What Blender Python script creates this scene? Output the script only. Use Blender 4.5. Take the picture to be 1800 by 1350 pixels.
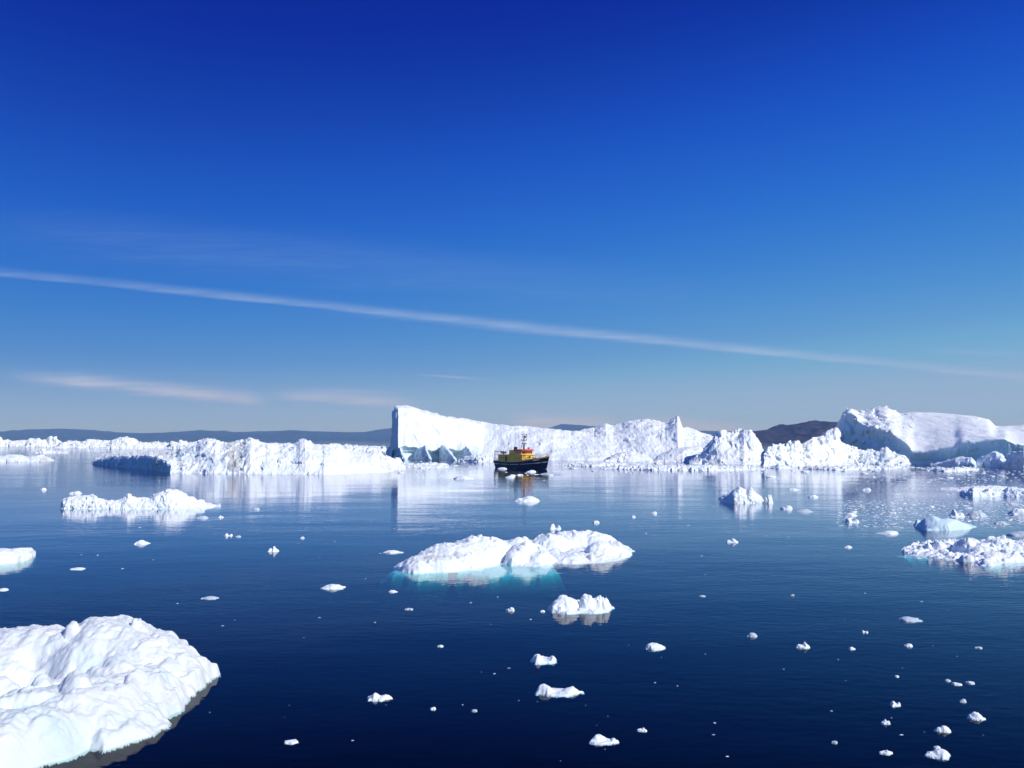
import bpy, bmesh, math, random
import numpy as np
from mathutils import Vector, Matrix

for o in list(bpy.data.objects):
    bpy.data.objects.remove(o)
SC = bpy.context.scene
COL = SC.collection
R = math.radians

# ------------------------------------------------------------------ camera
CAM_H, FPX, PITCH = 8.0, 1640.0, R(3.35)
cam = bpy.data.objects.new('camera', bpy.data.cameras.new('camera'))
COL.objects.link(cam)
cam.data.sensor_width = 36.0
cam.data.lens = 36.0 * FPX / 1800.0
cam.data.clip_start = 0.5
cam.data.clip_end = 600000.0
cam.location = (0, 0, CAM_H)
cam.rotation_euler = (R(90) + PITCH, 0, 0)
SC.camera = cam

# ------------------------------------------------------------------ sky and sun
SUN_AZ, SUN_EL = R(-36.0), R(36.0)        # azimuth from +X (right), minus is towards the viewer
to_sun = Vector((math.cos(SUN_EL) * math.cos(SUN_AZ), math.cos(SUN_EL) * math.sin(SUN_AZ), math.sin(SUN_EL)))
world = bpy.data.worlds.new('World')
SC.world = world
world.use_nodes = True
wn, wl = world.node_tree.nodes, world.node_tree.links
bg = wn['Background']
sky = wn.new('ShaderNodeTexSky')
sky.sky_type = 'NISHITA'
sky.sun_disc = False
sky.sun_elevation = SUN_EL
sky.sun_rotation = math.atan2(-to_sun.x, to_sun.y)
sky.altitude = 0
sky.air_density, sky.dust_density, sky.ozone_density = 1.0, 0.2, 2.0
sc1 = wn.new('ShaderNodeVectorMath'); sc1.operation = 'SCALE'; sc1.inputs['Scale'].default_value = 0.1
cur = wn.new('ShaderNodeRGBCurve')
sc2 = wn.new('ShaderNodeVectorMath'); sc2.operation = 'SCALE'; sc2.inputs['Scale'].default_value = 10.0


def set_curve(c, pts):
    c.points[0].location = pts[0]
    c.points[1].location = pts[-1]
    for p in pts[1:-1]:
        c.points.new(*p)


set_curve(cur.mapping.curves[0], [(0, 0), (.114, .0005), (.141, .003), (.18, .009), (.255, .027), (.42, .10), (.58, .19), (.73, .28), (1, .31)])
set_curve(cur.mapping.curves[1], [(0, 0), (.196, .020), (.235, .045), (.294, .092), (.396, .168), (.59, .292), (.66, .335), (.72, .39), (1, .43)])
set_curve(cur.mapping.curves[2], [(0, 0), (.25, .22), (.341, .325), (.392, .40), (.44, .50), (.50, .57), (.57, .61), (.67, .635), (1, .67)])
cur.mapping.update()
wl.new(sky.outputs[0], sc1.inputs[0])
wl.new(sc1.outputs[0], cur.inputs['Color'])
wl.new(cur.outputs[0], sc2.inputs[0])
# high contrail and thin low clouds, laid out on the sky by direction
class NG:
    """small helper for arithmetic on node sockets"""
    def __init__(self, nodes, links):
        self.n, self.l = nodes, links

    def m(self, op, a, b=None, c=None, clamp=False):
        k = self.n.new('ShaderNodeMath'); k.operation = op; k.use_clamp = clamp
        for i, x in enumerate((a, b, c)):
            if x is None:
                continue
            if isinstance(x, (int, float)):
                k.inputs[i].default_value = x
            else:
                self.l.new(x, k.inputs[i])
        return k.outputs[0]

    def ramp(self, x, a, b, lo=0.0, hi=1.0):
        k = self.n.new('ShaderNodeMapRange'); k.interpolation_type = 'SMOOTHSTEP'
        k.inputs['From Min'].default_value = a; k.inputs['From Max'].default_value = b
        k.inputs['To Min'].default_value = lo; k.inputs['To Max'].default_value = hi
        self.l.new(x, k.inputs['Value'])
        return k.outputs[0]


ng = NG(wn, wl)
wtc = wn.new('ShaderNodeTexCoord')
wsep = wn.new('ShaderNodeSeparateXYZ'); wl.new(wtc.outputs['Generated'], wsep.inputs[0])
dy = ng.m('MAXIMUM', wsep.outputs['Y'], 0.02)
az = ng.m('DIVIDE', wsep.outputs['X'], dy)              # tangent of the bearing
el = ng.m('DIVIDE', wsep.outputs['Z'], dy)              # rise over distance ahead
wcmb = wn.new('ShaderNodeCombineXYZ'); wl.new(az, wcmb.inputs[0]); wl.new(el, wcmb.inputs[1])


def sky_noise(sx, sy, rot, detail, off):
    mp = wn.new('ShaderNodeMapping')
    mp.inputs['Rotation'].default_value = (0, 0, rot)
    mp.inputs['Scale'].default_value = (sx, sy, 1)
    mp.inputs['Location'].default_value = (off, off * .7, 0)
    wl.new(wcmb.outputs[0], mp.inputs['Vector'])
    z = wn.new('ShaderNodeTexNoise'); z.inputs['Scale'].default_value = 1; z.inputs['Detail'].default_value = detail
    z.inputs['Roughness'].default_value = .6
    wl.new(mp.outputs[0], z.inputs['Vector'])
    return z.outputs['Fac']


def tan_az(u):
    return (u - 900.0) / 1640.0


def tan_el(u, v):
    return math.tan(R(3.35) + math.atan((675.0 - v) / 1640.0))


def streak_mask(p0, p1, fade0, fade1, below, above, amt, wisps, bend=0.0):
    """soft band between two bearings; below/above: softness in image pixels under and over the centre line"""
    a0, e0, a1, e1 = tan_az(p0[0]), tan_el(*p0), tan_az(p1[0]), tan_el(*p1)
    sl = (e1 - e0) / (a1 - a0)
    ln = ng.m('MULTIPLY_ADD', az, sl, e0 - sl * a0)
    if bend:
        t = ng.m('SUBTRACT', az, (a0 + a1) / 2)
        ln = ng.m('MULTIPLY_ADD', ng.m('MULTIPLY', t, t), bend, ln)
    d = ng.m('SUBTRACT', el, ln)
    d = ng.m('ADD', d, ng.m('MULTIPLY', ng.m('SUBTRACT', wisps, .5), (above + below) * .45 / 1640.0))
    up = ng.ramp(d, 0.0, above / 1640.0, 1, 0)
    dn = ng.ramp(d, -below / 1640.0, 0.0, 0, 1)
    e = ng.m('MULTIPLY', ng.ramp(az, a0, tan_az(p0[0] + fade0), 0, 1), ng.ramp(az, tan_az(p1[0] - fade1), a1, 1, 0))
    k = ng.m('MULTIPLY', ng.m('MULTIPLY', up, dn), e)
    k = ng.m('MULTIPLY', k, ng.ramp(wisps, .25, .75, .55, 1.0))
    k = ng.m('MULTIPLY', k, ng.ramp(W3, .3, .7, .6, 1.1))
    return ng.m('MULTIPLY', k, amt)


W1 = sky_noise(5, 60, .10, 6, 0.0)
W3 = sky_noise(16, 240, .09, 5, 7.3)
W2 = sky_noise(9, 110, .08, 6, 3.7)
front = ng.ramp(wsep.outputs['Y'], .05, .25)
masks = [
    streak_mask((-900, 391), (3200, 810), 1500, 900, 7, 16, .52, W1),      # contrail
    streak_mask((500, 541), (1640, 648), 350, 260, 8, 15, .24, W1),       # its denser part
    streak_mask((-200, 380), (1500, 545), 500, 900, 70, 60, .11, W1),     # faint veil above it
    streak_mask((-20, 658), (480, 706), 160, 60, 15, 22, 1.0, W2),
    streak_mask((90, 664), (330, 690), 60, 140, 10, 26, .35, W2),
    streak_mask((450, 692), (780, 712), 120, 160, 15, 15, 1.0, W2),
    streak_mask((480, 684), (760, 694), 120, 160, 5, 10, .40, W2),
    streak_mask((715, 657), (880, 669), 70, 80, 3, 4, .55, W2),
    streak_mask((880, 742), (1130, 750), 60, 110, 26, 26, .85, W2),
    streak_mask((1090, 744), (1400, 768), 100, 160, 26, 28, .85, W2),
    streak_mask((1600, 616), (1840, 624), 80, 80, 6, 10, .22, W2),
]
cov = masks[0]
for k_ in masks[1:]:
    cov = ng.m('SUBTRACT', 1.0, ng.m('MULTIPLY', ng.m('SUBTRACT', 1.0, cov), ng.m('SUBTRACT', 1.0, k_)))
cov = ng.m('MULTIPLY', cov, front, clamp=True)
warm = ng.ramp(el, .02, .10)
ccol = wn.new('ShaderNodeMix'); ccol.data_type = 'RGBA'
ccol.inputs['A'].default_value = (5.2, 5.2, 6.6, 1)
ccol.inputs['B'].default_value = (3.9, 5.2, 7.8, 1)
wl.new(warm, ccol.inputs['Factor'])
cmix = wn.new('ShaderNodeMix'); cmix.data_type = 'RGBA'
hzf = ng.m('MULTIPLY', ng.m('MULTIPLY', ng.ramp(wsep.outputs['Z'], 0.0, .085, 1, 0), ng.ramp(wsep.outputs['Z'], -.03, -.005, 0, 1)), .8)
hmix = wn.new('ShaderNodeMix'); hmix.data_type = 'RGBA'
hmix.inputs['B'].default_value = (2.95, 4.6, 6.9, 1)
wl.new(hzf, hmix.inputs['Factor']); wl.new(sc2.outputs[0], hmix.inputs['A'])
wl.new(cov, cmix.inputs['Factor']); wl.new(hmix.outputs['Result'], cmix.inputs['A']); wl.new(ccol.outputs['Result'], cmix.inputs['B'])
wl.new(cmix.outputs['Result'], bg.inputs['Color'])
bg.inputs['Strength'].default_value = 0.1

sun = bpy.data.objects.new('sun', bpy.data.lights.new('sun', 'SUN'))
COL.objects.link(sun)
sun.data.energy = 4.5
sun.data.angle = R(0.53)
sun.data.color = (1.0, 0.98, 0.95)
sun.rotation_euler = to_sun.to_track_quat('Z', 'Y').to_euler()

SC.view_settings.view_transform = 'Standard'
SC.view_settings.look = 'None'
SC.view_settings.exposure = 0.0
SC.view_settings.gamma = 1.0
SC.cycles.use_denoising = True
SC.cycles.max_bounces = 8
SC.cycles.diffuse_bounces = 3
SC.cycles.glossy_bounces = 3
SC.cycles.transparent_max_bounces = 12
SC.cycles.volume_bounces = 0
SC.cycles.caustics_reflective = False
SC.cycles.caustics_refractive = False

# ------------------------------------------------------------------ photo pixel -> place
CP, SP = math.cos(PITCH), math.sin(PITCH)


def slope(v):
    """rise per metre away along the ray of image row v"""
    return np.tan(PITCH + np.arctan((675.0 - np.asarray(v, float)) / FPX))


def depth_at(v):
    return -CAM_H / slope(v)


def z_at(v, Y):
    return CAM_H + slope(v) * Y


def x_at(u, Y, z=0.0):
    return (np.asarray(u, float) - 900.0) / FPX * (Y * CP + (z - CAM_H) * SP)


def ground(u, v):
    Y = float(depth_at(v))
    return float(x_at(u, Y)), Y


# ------------------------------------------------------------------ noise (numpy)
_rng = np.random.default_rng(7)
_LAT = _rng.random((64, 64, 64)).astype(np.float32) * 2 - 1
_J = _rng.random((64, 64, 64, 3)).astype(np.float32)
_T = (_rng.random((64, 64, 64, 3)).astype(np.float32) * 2 - 1)


def vnoise(P, off=0.0):
    Q = P + np.array([off * 1.37, off * 2.11, off * 0.73])
    I = np.floor(Q).astype(int)
    f = (Q - I).astype(np.float32)
    f = f * f * f * (f * (f * 6 - 15) + 10)
    I &= 63
    x0, y0, z0 = I[:, 0], I[:, 1], I[:, 2]
    x1, y1, z1 = (x0 + 1) & 63, (y0 + 1) & 63, (z0 + 1) & 63
    fx, fy, fz = f[:, 0], f[:, 1], f[:, 2]
    a = _LAT[x0, y0, z0] * (1 - fx) + _LAT[x1, y0, z0] * fx
    b = _LAT[x0, y1, z0] * (1 - fx) + _LAT[x1, y1, z0] * fx
    c = _LAT[x0, y0, z1] * (1 - fx) + _LAT[x1, y0, z1] * fx
    d = _LAT[x0, y1, z1] * (1 - fx) + _LAT[x1, y1, z1] * fx
    e = a * (1 - fy) + b * fy
    g = c * (1 - fy) + d * fy
    return e * (1 - fz) + g * fz


def fbm(P, octv=4, off=0.0, gain=0.5, kind='fbm'):
    s, a, n = 0.0, 1.0, 0.0
    for i in range(octv):
        v = vnoise(P * (2.03 ** i), off + 13.7 * i)
        if kind == 'billow':
            v = np.abs(v) * 2 - 0.55
        elif kind == 'ridge':
            v = 0.55 - np.abs(v) * 2
        s = s + a * v
        n += a
        a *= gain
    return s / n


def facets(P, off=0.0):
    """broken-block relief: every Voronoi cell is its own tilted plane"""
    Q = P + off * 3.17
    I = np.floor(Q).astype(int)
    best = np.full(len(Q), 9.0, np.float32)
    val = np.zeros(len(Q), np.float32)
    for dx in (-1, 0, 1):
        for dy in (-1, 0, 1):
            for dz in (-1, 0, 1):
                C = I + np.array([dx, dy, dz])
                M = C & 63
                J = _J[M[:, 0], M[:, 1], M[:, 2]]
                D = (Q - (C + J)).astype(np.float32)
                d2 = (D * D).sum(1)
                T = _T[M[:, 0], M[:, 1], M[:, 2]]
                w = (D * T).sum(1) + T[:, 0] * 0.55
                m = d2 < best
                best[m] = d2[m]
                val[m] = w[m]
    return val


# ------------------------------------------------------------------ mesh helpers
def mesh_np(name, V, F, smooth=True, attrs=None):
    me = bpy.data.meshes.new(name)
    V = np.asarray(V, np.float32)
    F = np.asarray(F, np.int32)
    k = F.shape[1]
    me.vertices.add(len(V)); me.vertices.foreach_set('co', V.ravel())
    me.loops.add(F.size); me.loops.foreach_set('vertex_index', F.ravel())
    me.polygons.add(len(F))
    me.polygons.foreach_set('loop_start', np.arange(0, F.size, k, dtype=np.int32))
    me.polygons.foreach_set('loop_total', np.full(len(F), k, np.int32))
    me.polygons.foreach_set('use_smooth', np.full(len(F), smooth, bool))
    for nm, val in (attrs or {}).items():
        at = me.attributes.new(nm, 'FLOAT', 'POINT')
        at.data.foreach_set('value', np.asarray(val, np.float32).ravel())
    me.update(calc_edges=True)
    me.validate()
    return me


def link(name, me, mat=None, parent=None, loc=None):
    o = bpy.data.objects.new(name, me)
    COL.objects.link(o)
    if mat is not None and me is not None and not me.materials:
        me.materials.append(mat)
    if parent is not None:
        o.parent = parent
    if loc is not None:
        o.location = loc
    return o


def tag(o, label, cat, group=None):
    o['label'] = label
    o['category'] = cat
    if group:
        o['group'] = group
    return o


def struct(o):
    o['kind'] = 'structure'
    return o


def grid_faces(nr, nc):
    a = np.arange(nr * nc).reshape(nr, nc)
    return np.stack([a[:-1, :-1], a[:-1, 1:], a[1:, 1:], a[1:, :-1]], -1).reshape(-1, 4)


def grid_normals(P):
    """P (nr, nc, 3)"""
    du = np.gradient(P, axis=1)
    dv = np.gradient(P, axis=0)
    n = np.cross(du, dv)
    n /= np.maximum(np.linalg.norm(n, axis=2, keepdims=True), 1e-9)
    return n


# ------------------------------------------------------------------ materials
def new_mat(name):
    m = bpy.data.materials.new(name)
    m.use_nodes = True
    return m, m.node_tree.nodes, m.node_tree.links, m.node_tree.nodes['Principled BSDF']


def paint(name, rgb, rough=0.5, metal=0.0, var=0.12, scale=3.0, spec=0.4):
    m, n, l, b = new_mat(name)
    t = n.new('ShaderNodeTexCoord')
    z = n.new('ShaderNodeTexNoise'); z.inputs['Scale'].default_value = scale; z.inputs['Detail'].default_value = 5
    r = n.new('ShaderNodeMix'); r.data_type = 'RGBA'
    r.inputs['A'].default_value = (*[c * (1 - var) for c in rgb], 1)
    r.inputs['B'].default_value = (*[min(1, c * (1 + var)) for c in rgb], 1)
    l.new(t.outputs['Object'], z.inputs['Vector'])
    l.new(z.outputs['Fac'], r.inputs['Factor'])
    l.new(r.outputs['Result'], b.inputs['Base Color'])
    b.inputs['Roughness'].default_value = rough
    b.inputs['Metallic'].default_value = metal
    b.inputs['Specular IOR Level'].default_value = spec
    return m


def ice_mat(name, white=(0.82, 0.88, 0.885), blue=(0.33, 0.60, 0.84), dirt=(0.30, 0.25, 0.19),
            blue_amt=0.25, dirt_amt=0.3, scale=0.35, bump=0.25, bump_d=0.15, sss=0.0):
    m, n, l, b = new_mat(name)
    tc = n.new('ShaderNodeTexCoord')
    a = n.new('ShaderNodeAttribute'); a.attribute_name = 'clear_ice_or_shade'  # clear blue ice, and blue put in as shade at undercut and hollows
    a2 = n.new('ShaderNodeAttribute'); a2.attribute_name = 'dirt'
    n1 = n.new('ShaderNodeTexNoise'); n1.inputs['Scale'].default_value = scale; n1.inputs['Detail'].default_value = 6
    n1.inputs['Roughness'].default_value = 0.62
    l.new(tc.outputs['Object'], n1.inputs['Vector'])
    mr = n.new('ShaderNodeMapRange'); mr.inputs['From Min'].default_value = 0.50; mr.inputs['From Max'].default_value = 0.72
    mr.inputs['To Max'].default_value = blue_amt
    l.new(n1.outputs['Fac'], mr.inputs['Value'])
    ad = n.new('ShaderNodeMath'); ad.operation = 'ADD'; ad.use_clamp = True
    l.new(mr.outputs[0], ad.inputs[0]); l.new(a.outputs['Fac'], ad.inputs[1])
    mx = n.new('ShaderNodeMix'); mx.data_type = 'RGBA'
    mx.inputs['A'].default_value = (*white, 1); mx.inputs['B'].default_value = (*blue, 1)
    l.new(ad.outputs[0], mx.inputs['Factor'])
    n2 = n.new('ShaderNodeTexNoise'); n2.inputs['Scale'].default_value = scale * 2.6; n2.inputs['Detail'].default_value = 8
    n2.inputs['Roughness'].default_value = 0.7
    l.new(tc.outputs['Object'], n2.inputs['Vector'])
    m2 = n.new('ShaderNodeMapRange'); m2.inputs['From Min'].default_value = 0.60; m2.inputs['From Max'].default_value = 0.80
    m2.inputs['To Max'].default_value = dirt_amt
    l.new(n2.outputs['Fac'], m2.inputs['Value'])
    m3 = n.new('ShaderNodeMapRange'); m3.inputs['From Min'].default_value = 0.38; m3.inputs['From Max'].default_value = 0.62
    l.new(n2.outputs['Fac'], m3.inputs['Value'])
    md = n.new('ShaderNodeMath'); md.operation = 'MULTIPLY'
    l.new(m3.outputs[0], md.inputs[0]); l.new(a2.outputs['Fac'], md.inputs[1])
    ad2 = n.new('ShaderNodeMath'); ad2.operation = 'ADD'; ad2.use_clamp = True
    l.new(m2.outputs[0], ad2.inputs[0]); l.new(md.outputs[0], ad2.inputs[1])
    mx2 = n.new('ShaderNodeMix'); mx2.data_type = 'RGBA'
    mx2.inputs['B'].default_value = (*dirt, 1)
    l.new(mx.outputs['Result'], mx2.inputs['A']); l.new(ad2.outputs[0], mx2.inputs['Factor'])
    l.new(mx2.outputs['Result'], b.inputs['Base Color'])
    b.inputs['Roughness'].default_value = 0.62
    b.inputs['Specular IOR Level'].default_value = 0.25
    if sss:
        b.inputs['Subsurface Weight'].default_value = sss
        b.inputs['Subsurface Radius'].default_value = (0.25, 0.5, 0.7)
        b.inputs['Subsurface Scale'].default_value = 0.12
    n3 = n.new('ShaderNodeTexNoise'); n3.inputs['Scale'].default_value = scale * 9; n3.inputs['Detail'].default_value = 7
    n3.inputs['Roughness'].default_value = 0.65
    l.new(tc.outputs['Object'], n3.inputs['Vector'])
    bp = n.new('ShaderNodeBump'); bp.inputs['Strength'].default_value = bump; bp.inputs['Distance'].default_value = bump_d
    l.new(n3.outputs['Fac'], bp.inputs['Height'])
    l.new(bp.outputs[0], b.inputs['Normal'])
    return m


M_BERG = ice_mat('berg_ice', scale=0.12, bump=0.3, bump_d=0.45, dirt_amt=0.10, blue_amt=0.16)
M_DIRTY = ice_mat('dirty_berg_ice', scale=0.14, bump=0.4, bump_d=0.5, dirt_amt=0.25, blue_amt=0.25)
M_FLOE = ice_mat('floe_snow', scale=0.5, bump=0.5, bump_d=0.10, dirt_amt=0.10, blue_amt=0.22)
M_FORE = ice_mat('melting_snow', scale=0.9, bump=0.55, bump_d=0.06, dirt_amt=0.04, blue_amt=0.45,
                 white=(0.70, 0.752, 0.760), blue=(0.48, 0.66, 0.68))
M_CLEAR = ice_mat('clear_blue_ice', white=(0.60, 0.78, 0.84), blue=(0.42, 0.66, 0.78), scale=0.5, bump=0.3, bump_d=0.06,
                  dirt_amt=0.05, blue_amt=0.5)
M_BRASH = ice_mat('brash_ice', scale=0.8, bump=0.3, bump_d=0.08, dirt_amt=0.15, blue_amt=0.3)

M_GREY = ice_mat('wet_grey_ice', white=(0.52, 0.60, 0.66), blue=(0.34, 0.52, 0.66), scale=1.2, bump=0.3, bump_d=0.05, dirt_amt=0.1, blue_amt=0.6)


def water_mat():
    m = bpy.data.materials.new('sea_water')
    m.use_nodes = True
    n, l = m.node_tree.nodes, m.node_tree.links
    n.clear()
    out = n.new('ShaderNodeOutputMaterial')
    tc = n.new('ShaderNodeTexCoord')
    geo = n.new('ShaderNodeNewGeometry')

    def layer(scale, detail, stretch, rot):
        mp = n.new('ShaderNodeMapping')
        mp.inputs['Scale'].default_value = (scale * stretch, scale, scale)
        mp.inputs['Rotation'].default_value = (0, 0, R(rot))
        l.new(geo.outputs['Position'], mp.inputs['Vector'])
        z = n.new('ShaderNodeTexNoise')
        z.inputs['Scale'].default_value = 1.0
        z.inputs['Detail'].default_value = detail
        z.inputs['Roughness'].default_value = 0.5
        l.new(mp.outputs[0], z.inputs['Vector'])
        return z.outputs['Fac']

    def bump(h, dist, prev=None):
        b = n.new('ShaderNodeBump')
        b.inputs['Strength'].default_value = 1.0
        b.inputs['Distance'].default_value = dist
        l.new(h, b.inputs['Height'])
        if prev:
            l.new(prev, b.inputs['Normal'])
        return b.outputs[0]

    patch = layer(0.016, 4, 0.35, 12)                      # calm and ruffled areas
    pr = n.new('ShaderNodeMapRange')
    pr.inputs['From Min'].default_value = 0.35; pr.inputs['From Max'].default_value = 0.65
    pr.inputs['To Min'].default_value = 0.15; pr.inputs['To Max'].default_value = 1.35
    l.new(patch, pr.inputs['Value'])
    fine = layer(2.6, 2, 0.55, 8)
    mu = n.new('ShaderNodeMath'); mu.operation = 'MULTIPLY'
    l.new(fine, mu.inputs[0]); l.new(pr.outputs[0], mu.inputs[1])
    nb = bump(mu.outputs[0], 0.015)
    mu2 = n.new('ShaderNodeMath'); mu2.operation = 'MULTIPLY'
    l.new(layer(0.55, 2, 0.5, -14), mu2.inputs[0]); l.new(pr.outputs[0], mu2.inputs[1])
    nb = bump(mu2.outputs[0], 0.022, nb)
    nb = bump(layer(0.10, 1, 0.6, 10), 0.05, nb)

    fr = n.new('ShaderNodeFresnel'); fr.inputs['IOR'].default_value = 1.333
    l.new(nb, fr.inputs['Normal'])
    gl = n.new('ShaderNodeBsdfGlossy')
    gl.inputs['Color'].default_value = (0.92, 0.93, 1.0, 1)
    gl.inputs['Roughness'].default_value = 0.03
    l.new(nb, gl.inputs['Normal'])
    tr = n.new('ShaderNodeBsdfTransparent')
    df = n.new('ShaderNodeBsdfDiffuse'); df.inputs['Color'].default_value = (0.0005, 0.002, 0.012, 1)
    m1 = n.new('ShaderNodeMixShader'); m1.inputs[0].default_value = 0.08
    l.new(tr.outputs[0], m1.inputs[1]); l.new(df.outputs[0], m1.inputs[2])
    m2 = n.new('ShaderNodeMixShader')
    pw = n.new('ShaderNodeMath'); pw.operation = 'POWER'; pw.inputs[1].default_value = 1.75
    ml = n.new('ShaderNodeMath'); ml.operation = 'MULTIPLY'; ml.inputs[1].default_value = 1.9
    mn = n.new('ShaderNodeMath'); mn.operation = 'MINIMUM'; mn.inputs[1].default_value = 0.84
    l.new(fr.outputs[0], pw.inputs[0]); l.new(pw.outputs[0], ml.inputs[0]); l.new(ml.outputs[0], mn.inputs[0])
    bf = n.new('ShaderNodeMath'); bf.operation = 'MULTIPLY_ADD'     # light leaving the water is not turned back
    bf.inputs[1].default_value = -0.95; bf.inputs[2].default_value = 1.0
    l.new(geo.outputs['Backfacing'], bf.inputs[0])
    fb = n.new('ShaderNodeMath'); fb.operation = 'MULTIPLY'
    l.new(mn.outputs[0], fb.inputs[0]); l.new(bf.outputs[0], fb.inputs[1])
    l.new(fb.outputs[0], m2.inputs[0]); l.new(m1.outputs[0], m2.inputs[1]); l.new(gl.outputs[0], m2.inputs[2])
    l.new(m2.outputs[0], out.inputs['Surface'])
    va = n.new('ShaderNodeVolumeAbsorption')
    va.inputs['Color'].default_value = (0.0, 0.80, 0.78, 1)
    va.inputs['Density'].default_value = 2.2
    l.new(va.outputs[0], out.inputs['Volume'])
    return m


# ------------------------------------------------------------------ water
def box_mesh(name, lo, hi):
    x0, y0, z0 = lo; x1, y1, z1 = hi
    V = [(x0, y0, z0), (x1, y0, z0), (x1, y1, z0), (x0, y1, z0), (x0, y0, z1), (x1, y0, z1), (x1, y1, z1), (x0, y1, z1)]
    F = [(0, 3, 2, 1), (4, 5, 6, 7), (0, 1, 5, 4), (1, 2, 6, 5), (2, 3, 7, 6), (3, 0, 4, 7)]
    return mesh_np(name, V, F, smooth=False)


WATER_LO = -45.0
struct(link('water', box_mesh('water', (-8500, -400, WATER_LO), (8500, 11500, 0.0)), water_mat()))


# ------------------------------------------------------------------ hills far behind the ice
def hill_mat(name, c1, c2, scale):
    m, n, l, b = new_mat(name)
    tc = n.new('ShaderNodeTexCoord')
    z = n.new('ShaderNodeTexNoise'); z.inputs['Scale'].default_value = scale; z.inputs['Detail'].default_value = 8
    z.inputs['Roughness'].default_value = 0.65
    l.new(tc.outputs['Object'], z.inputs['Vector'])
    cr = n.new('ShaderNodeValToRGB')
    cr.color_ramp.elements[0].position = 0.38; cr.color_ramp.elements[0].color = (*c1, 1)
    cr.color_ramp.elements[1].position = 0.66; cr.color_ramp.elements[1].color = (*c2, 1)
    l.new(z.outputs['Fac'], cr.inputs[0])
    l.new(cr.outputs[0], b.inputs['Base Color'])
    b.inputs['Roughness'].default_value = 0.95
    b.inputs['Specular IOR Level'].default_value = 0.05
    return m


def hills(name, sil, Y, deep, mat, rough, off, ncol=420, nrow=70):
    us = np.array([s[0] for s in sil], float); vs = np.array([s[1] for s in sil], float)
    u = np.linspace(us[0], us[-1], ncol)
    v = np.interp(u, us, vs)
    jq = np.stack([u * .035, u * 0 + off, u * 0], -1)
    v = v + 1.6 * fbm(jq, 6, off, .6) * np.clip((771 - v) / 12, 0, 1)
    H = z_at(v, Y)
    t = np.linspace(0, 1, nrow)
    prof = np.interp(t, [0, 0.12, 0.5, 0.62, 0.85, 1.0], [-0.05, 0.10, 1.0, 0.93, 0.5, -0.05])
    yy = Y + (t - 0.5) * deep
    X = np.repeat(x_at(u, Y)[None, :], nrow, 0)
    Yg = np.repeat(yy[:, None], ncol, 1)
    P0 = np.stack([X, Yg, np.zeros_like(X)], -1).reshape(-1, 3)
    n = fbm(P0 / (deep * 0.16), 6, off, 0.55, 'ridge').reshape(nrow, ncol)
    env = np.sin(np.clip(t, 0, 1) * math.pi)[:, None] * (1 - np.exp(-((t - 0.5) / 0.16) ** 2))[:, None] + 0.04
    Z = H[None, :] * prof[:, None] + n * rough * env * np.maximum(H[None, :], 5) - 2
    V = np.stack([X, Yg, Z], -1).reshape(-1, 3)
    return struct(link(name, mesh_np(name, V, grid_faces(nrow, ncol)), mat))


M_HILL = hill_mat('far_hill_rock', (0.008, 0.012, 0.022), (0.026, 0.026, 0.038), 0.010)
M_HILL2 = hill_mat('near_hill_rock', (0.010, 0.011, 0.020), (0.075, 0.058, 0.085), 0.045)
hills('hills', [(-500, 772), (-300, 760), (-120, 756), (0, 758), (30, 757), (50, 754), (100, 753), (140, 754), (180, 760), (200, 759),
                (240, 761), (290, 760), (330, 757), (350, 755), (400, 759), (450, 758), (500, 756), (540, 756.5), (590, 759),
                (640, 759), (660, 755), (690, 752), (760, 753), (860, 757), (950, 754), (967, 751), (986, 745), (1005, 746),
                (1028, 748), (1053, 749.5), (1120, 753), (1222, 756), (1260, 757), (1330, 758), (1500, 765), (1700, 770)],
      9200, 2400, M_HILL, 0.9, 3.0, 900)
hills('hills', [(1180, 771), (1260, 764), (1322, 759), (1344, 756), (1375, 754), (1394, 745), (1422, 741.7), (1450, 739),
                (1472, 740.5), (1540, 744), (1640, 752), (1800, 757), (2000, 765), (2200, 771)],
      2700, 800, M_HILL2, 0.9, 9.0, 600)


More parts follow.
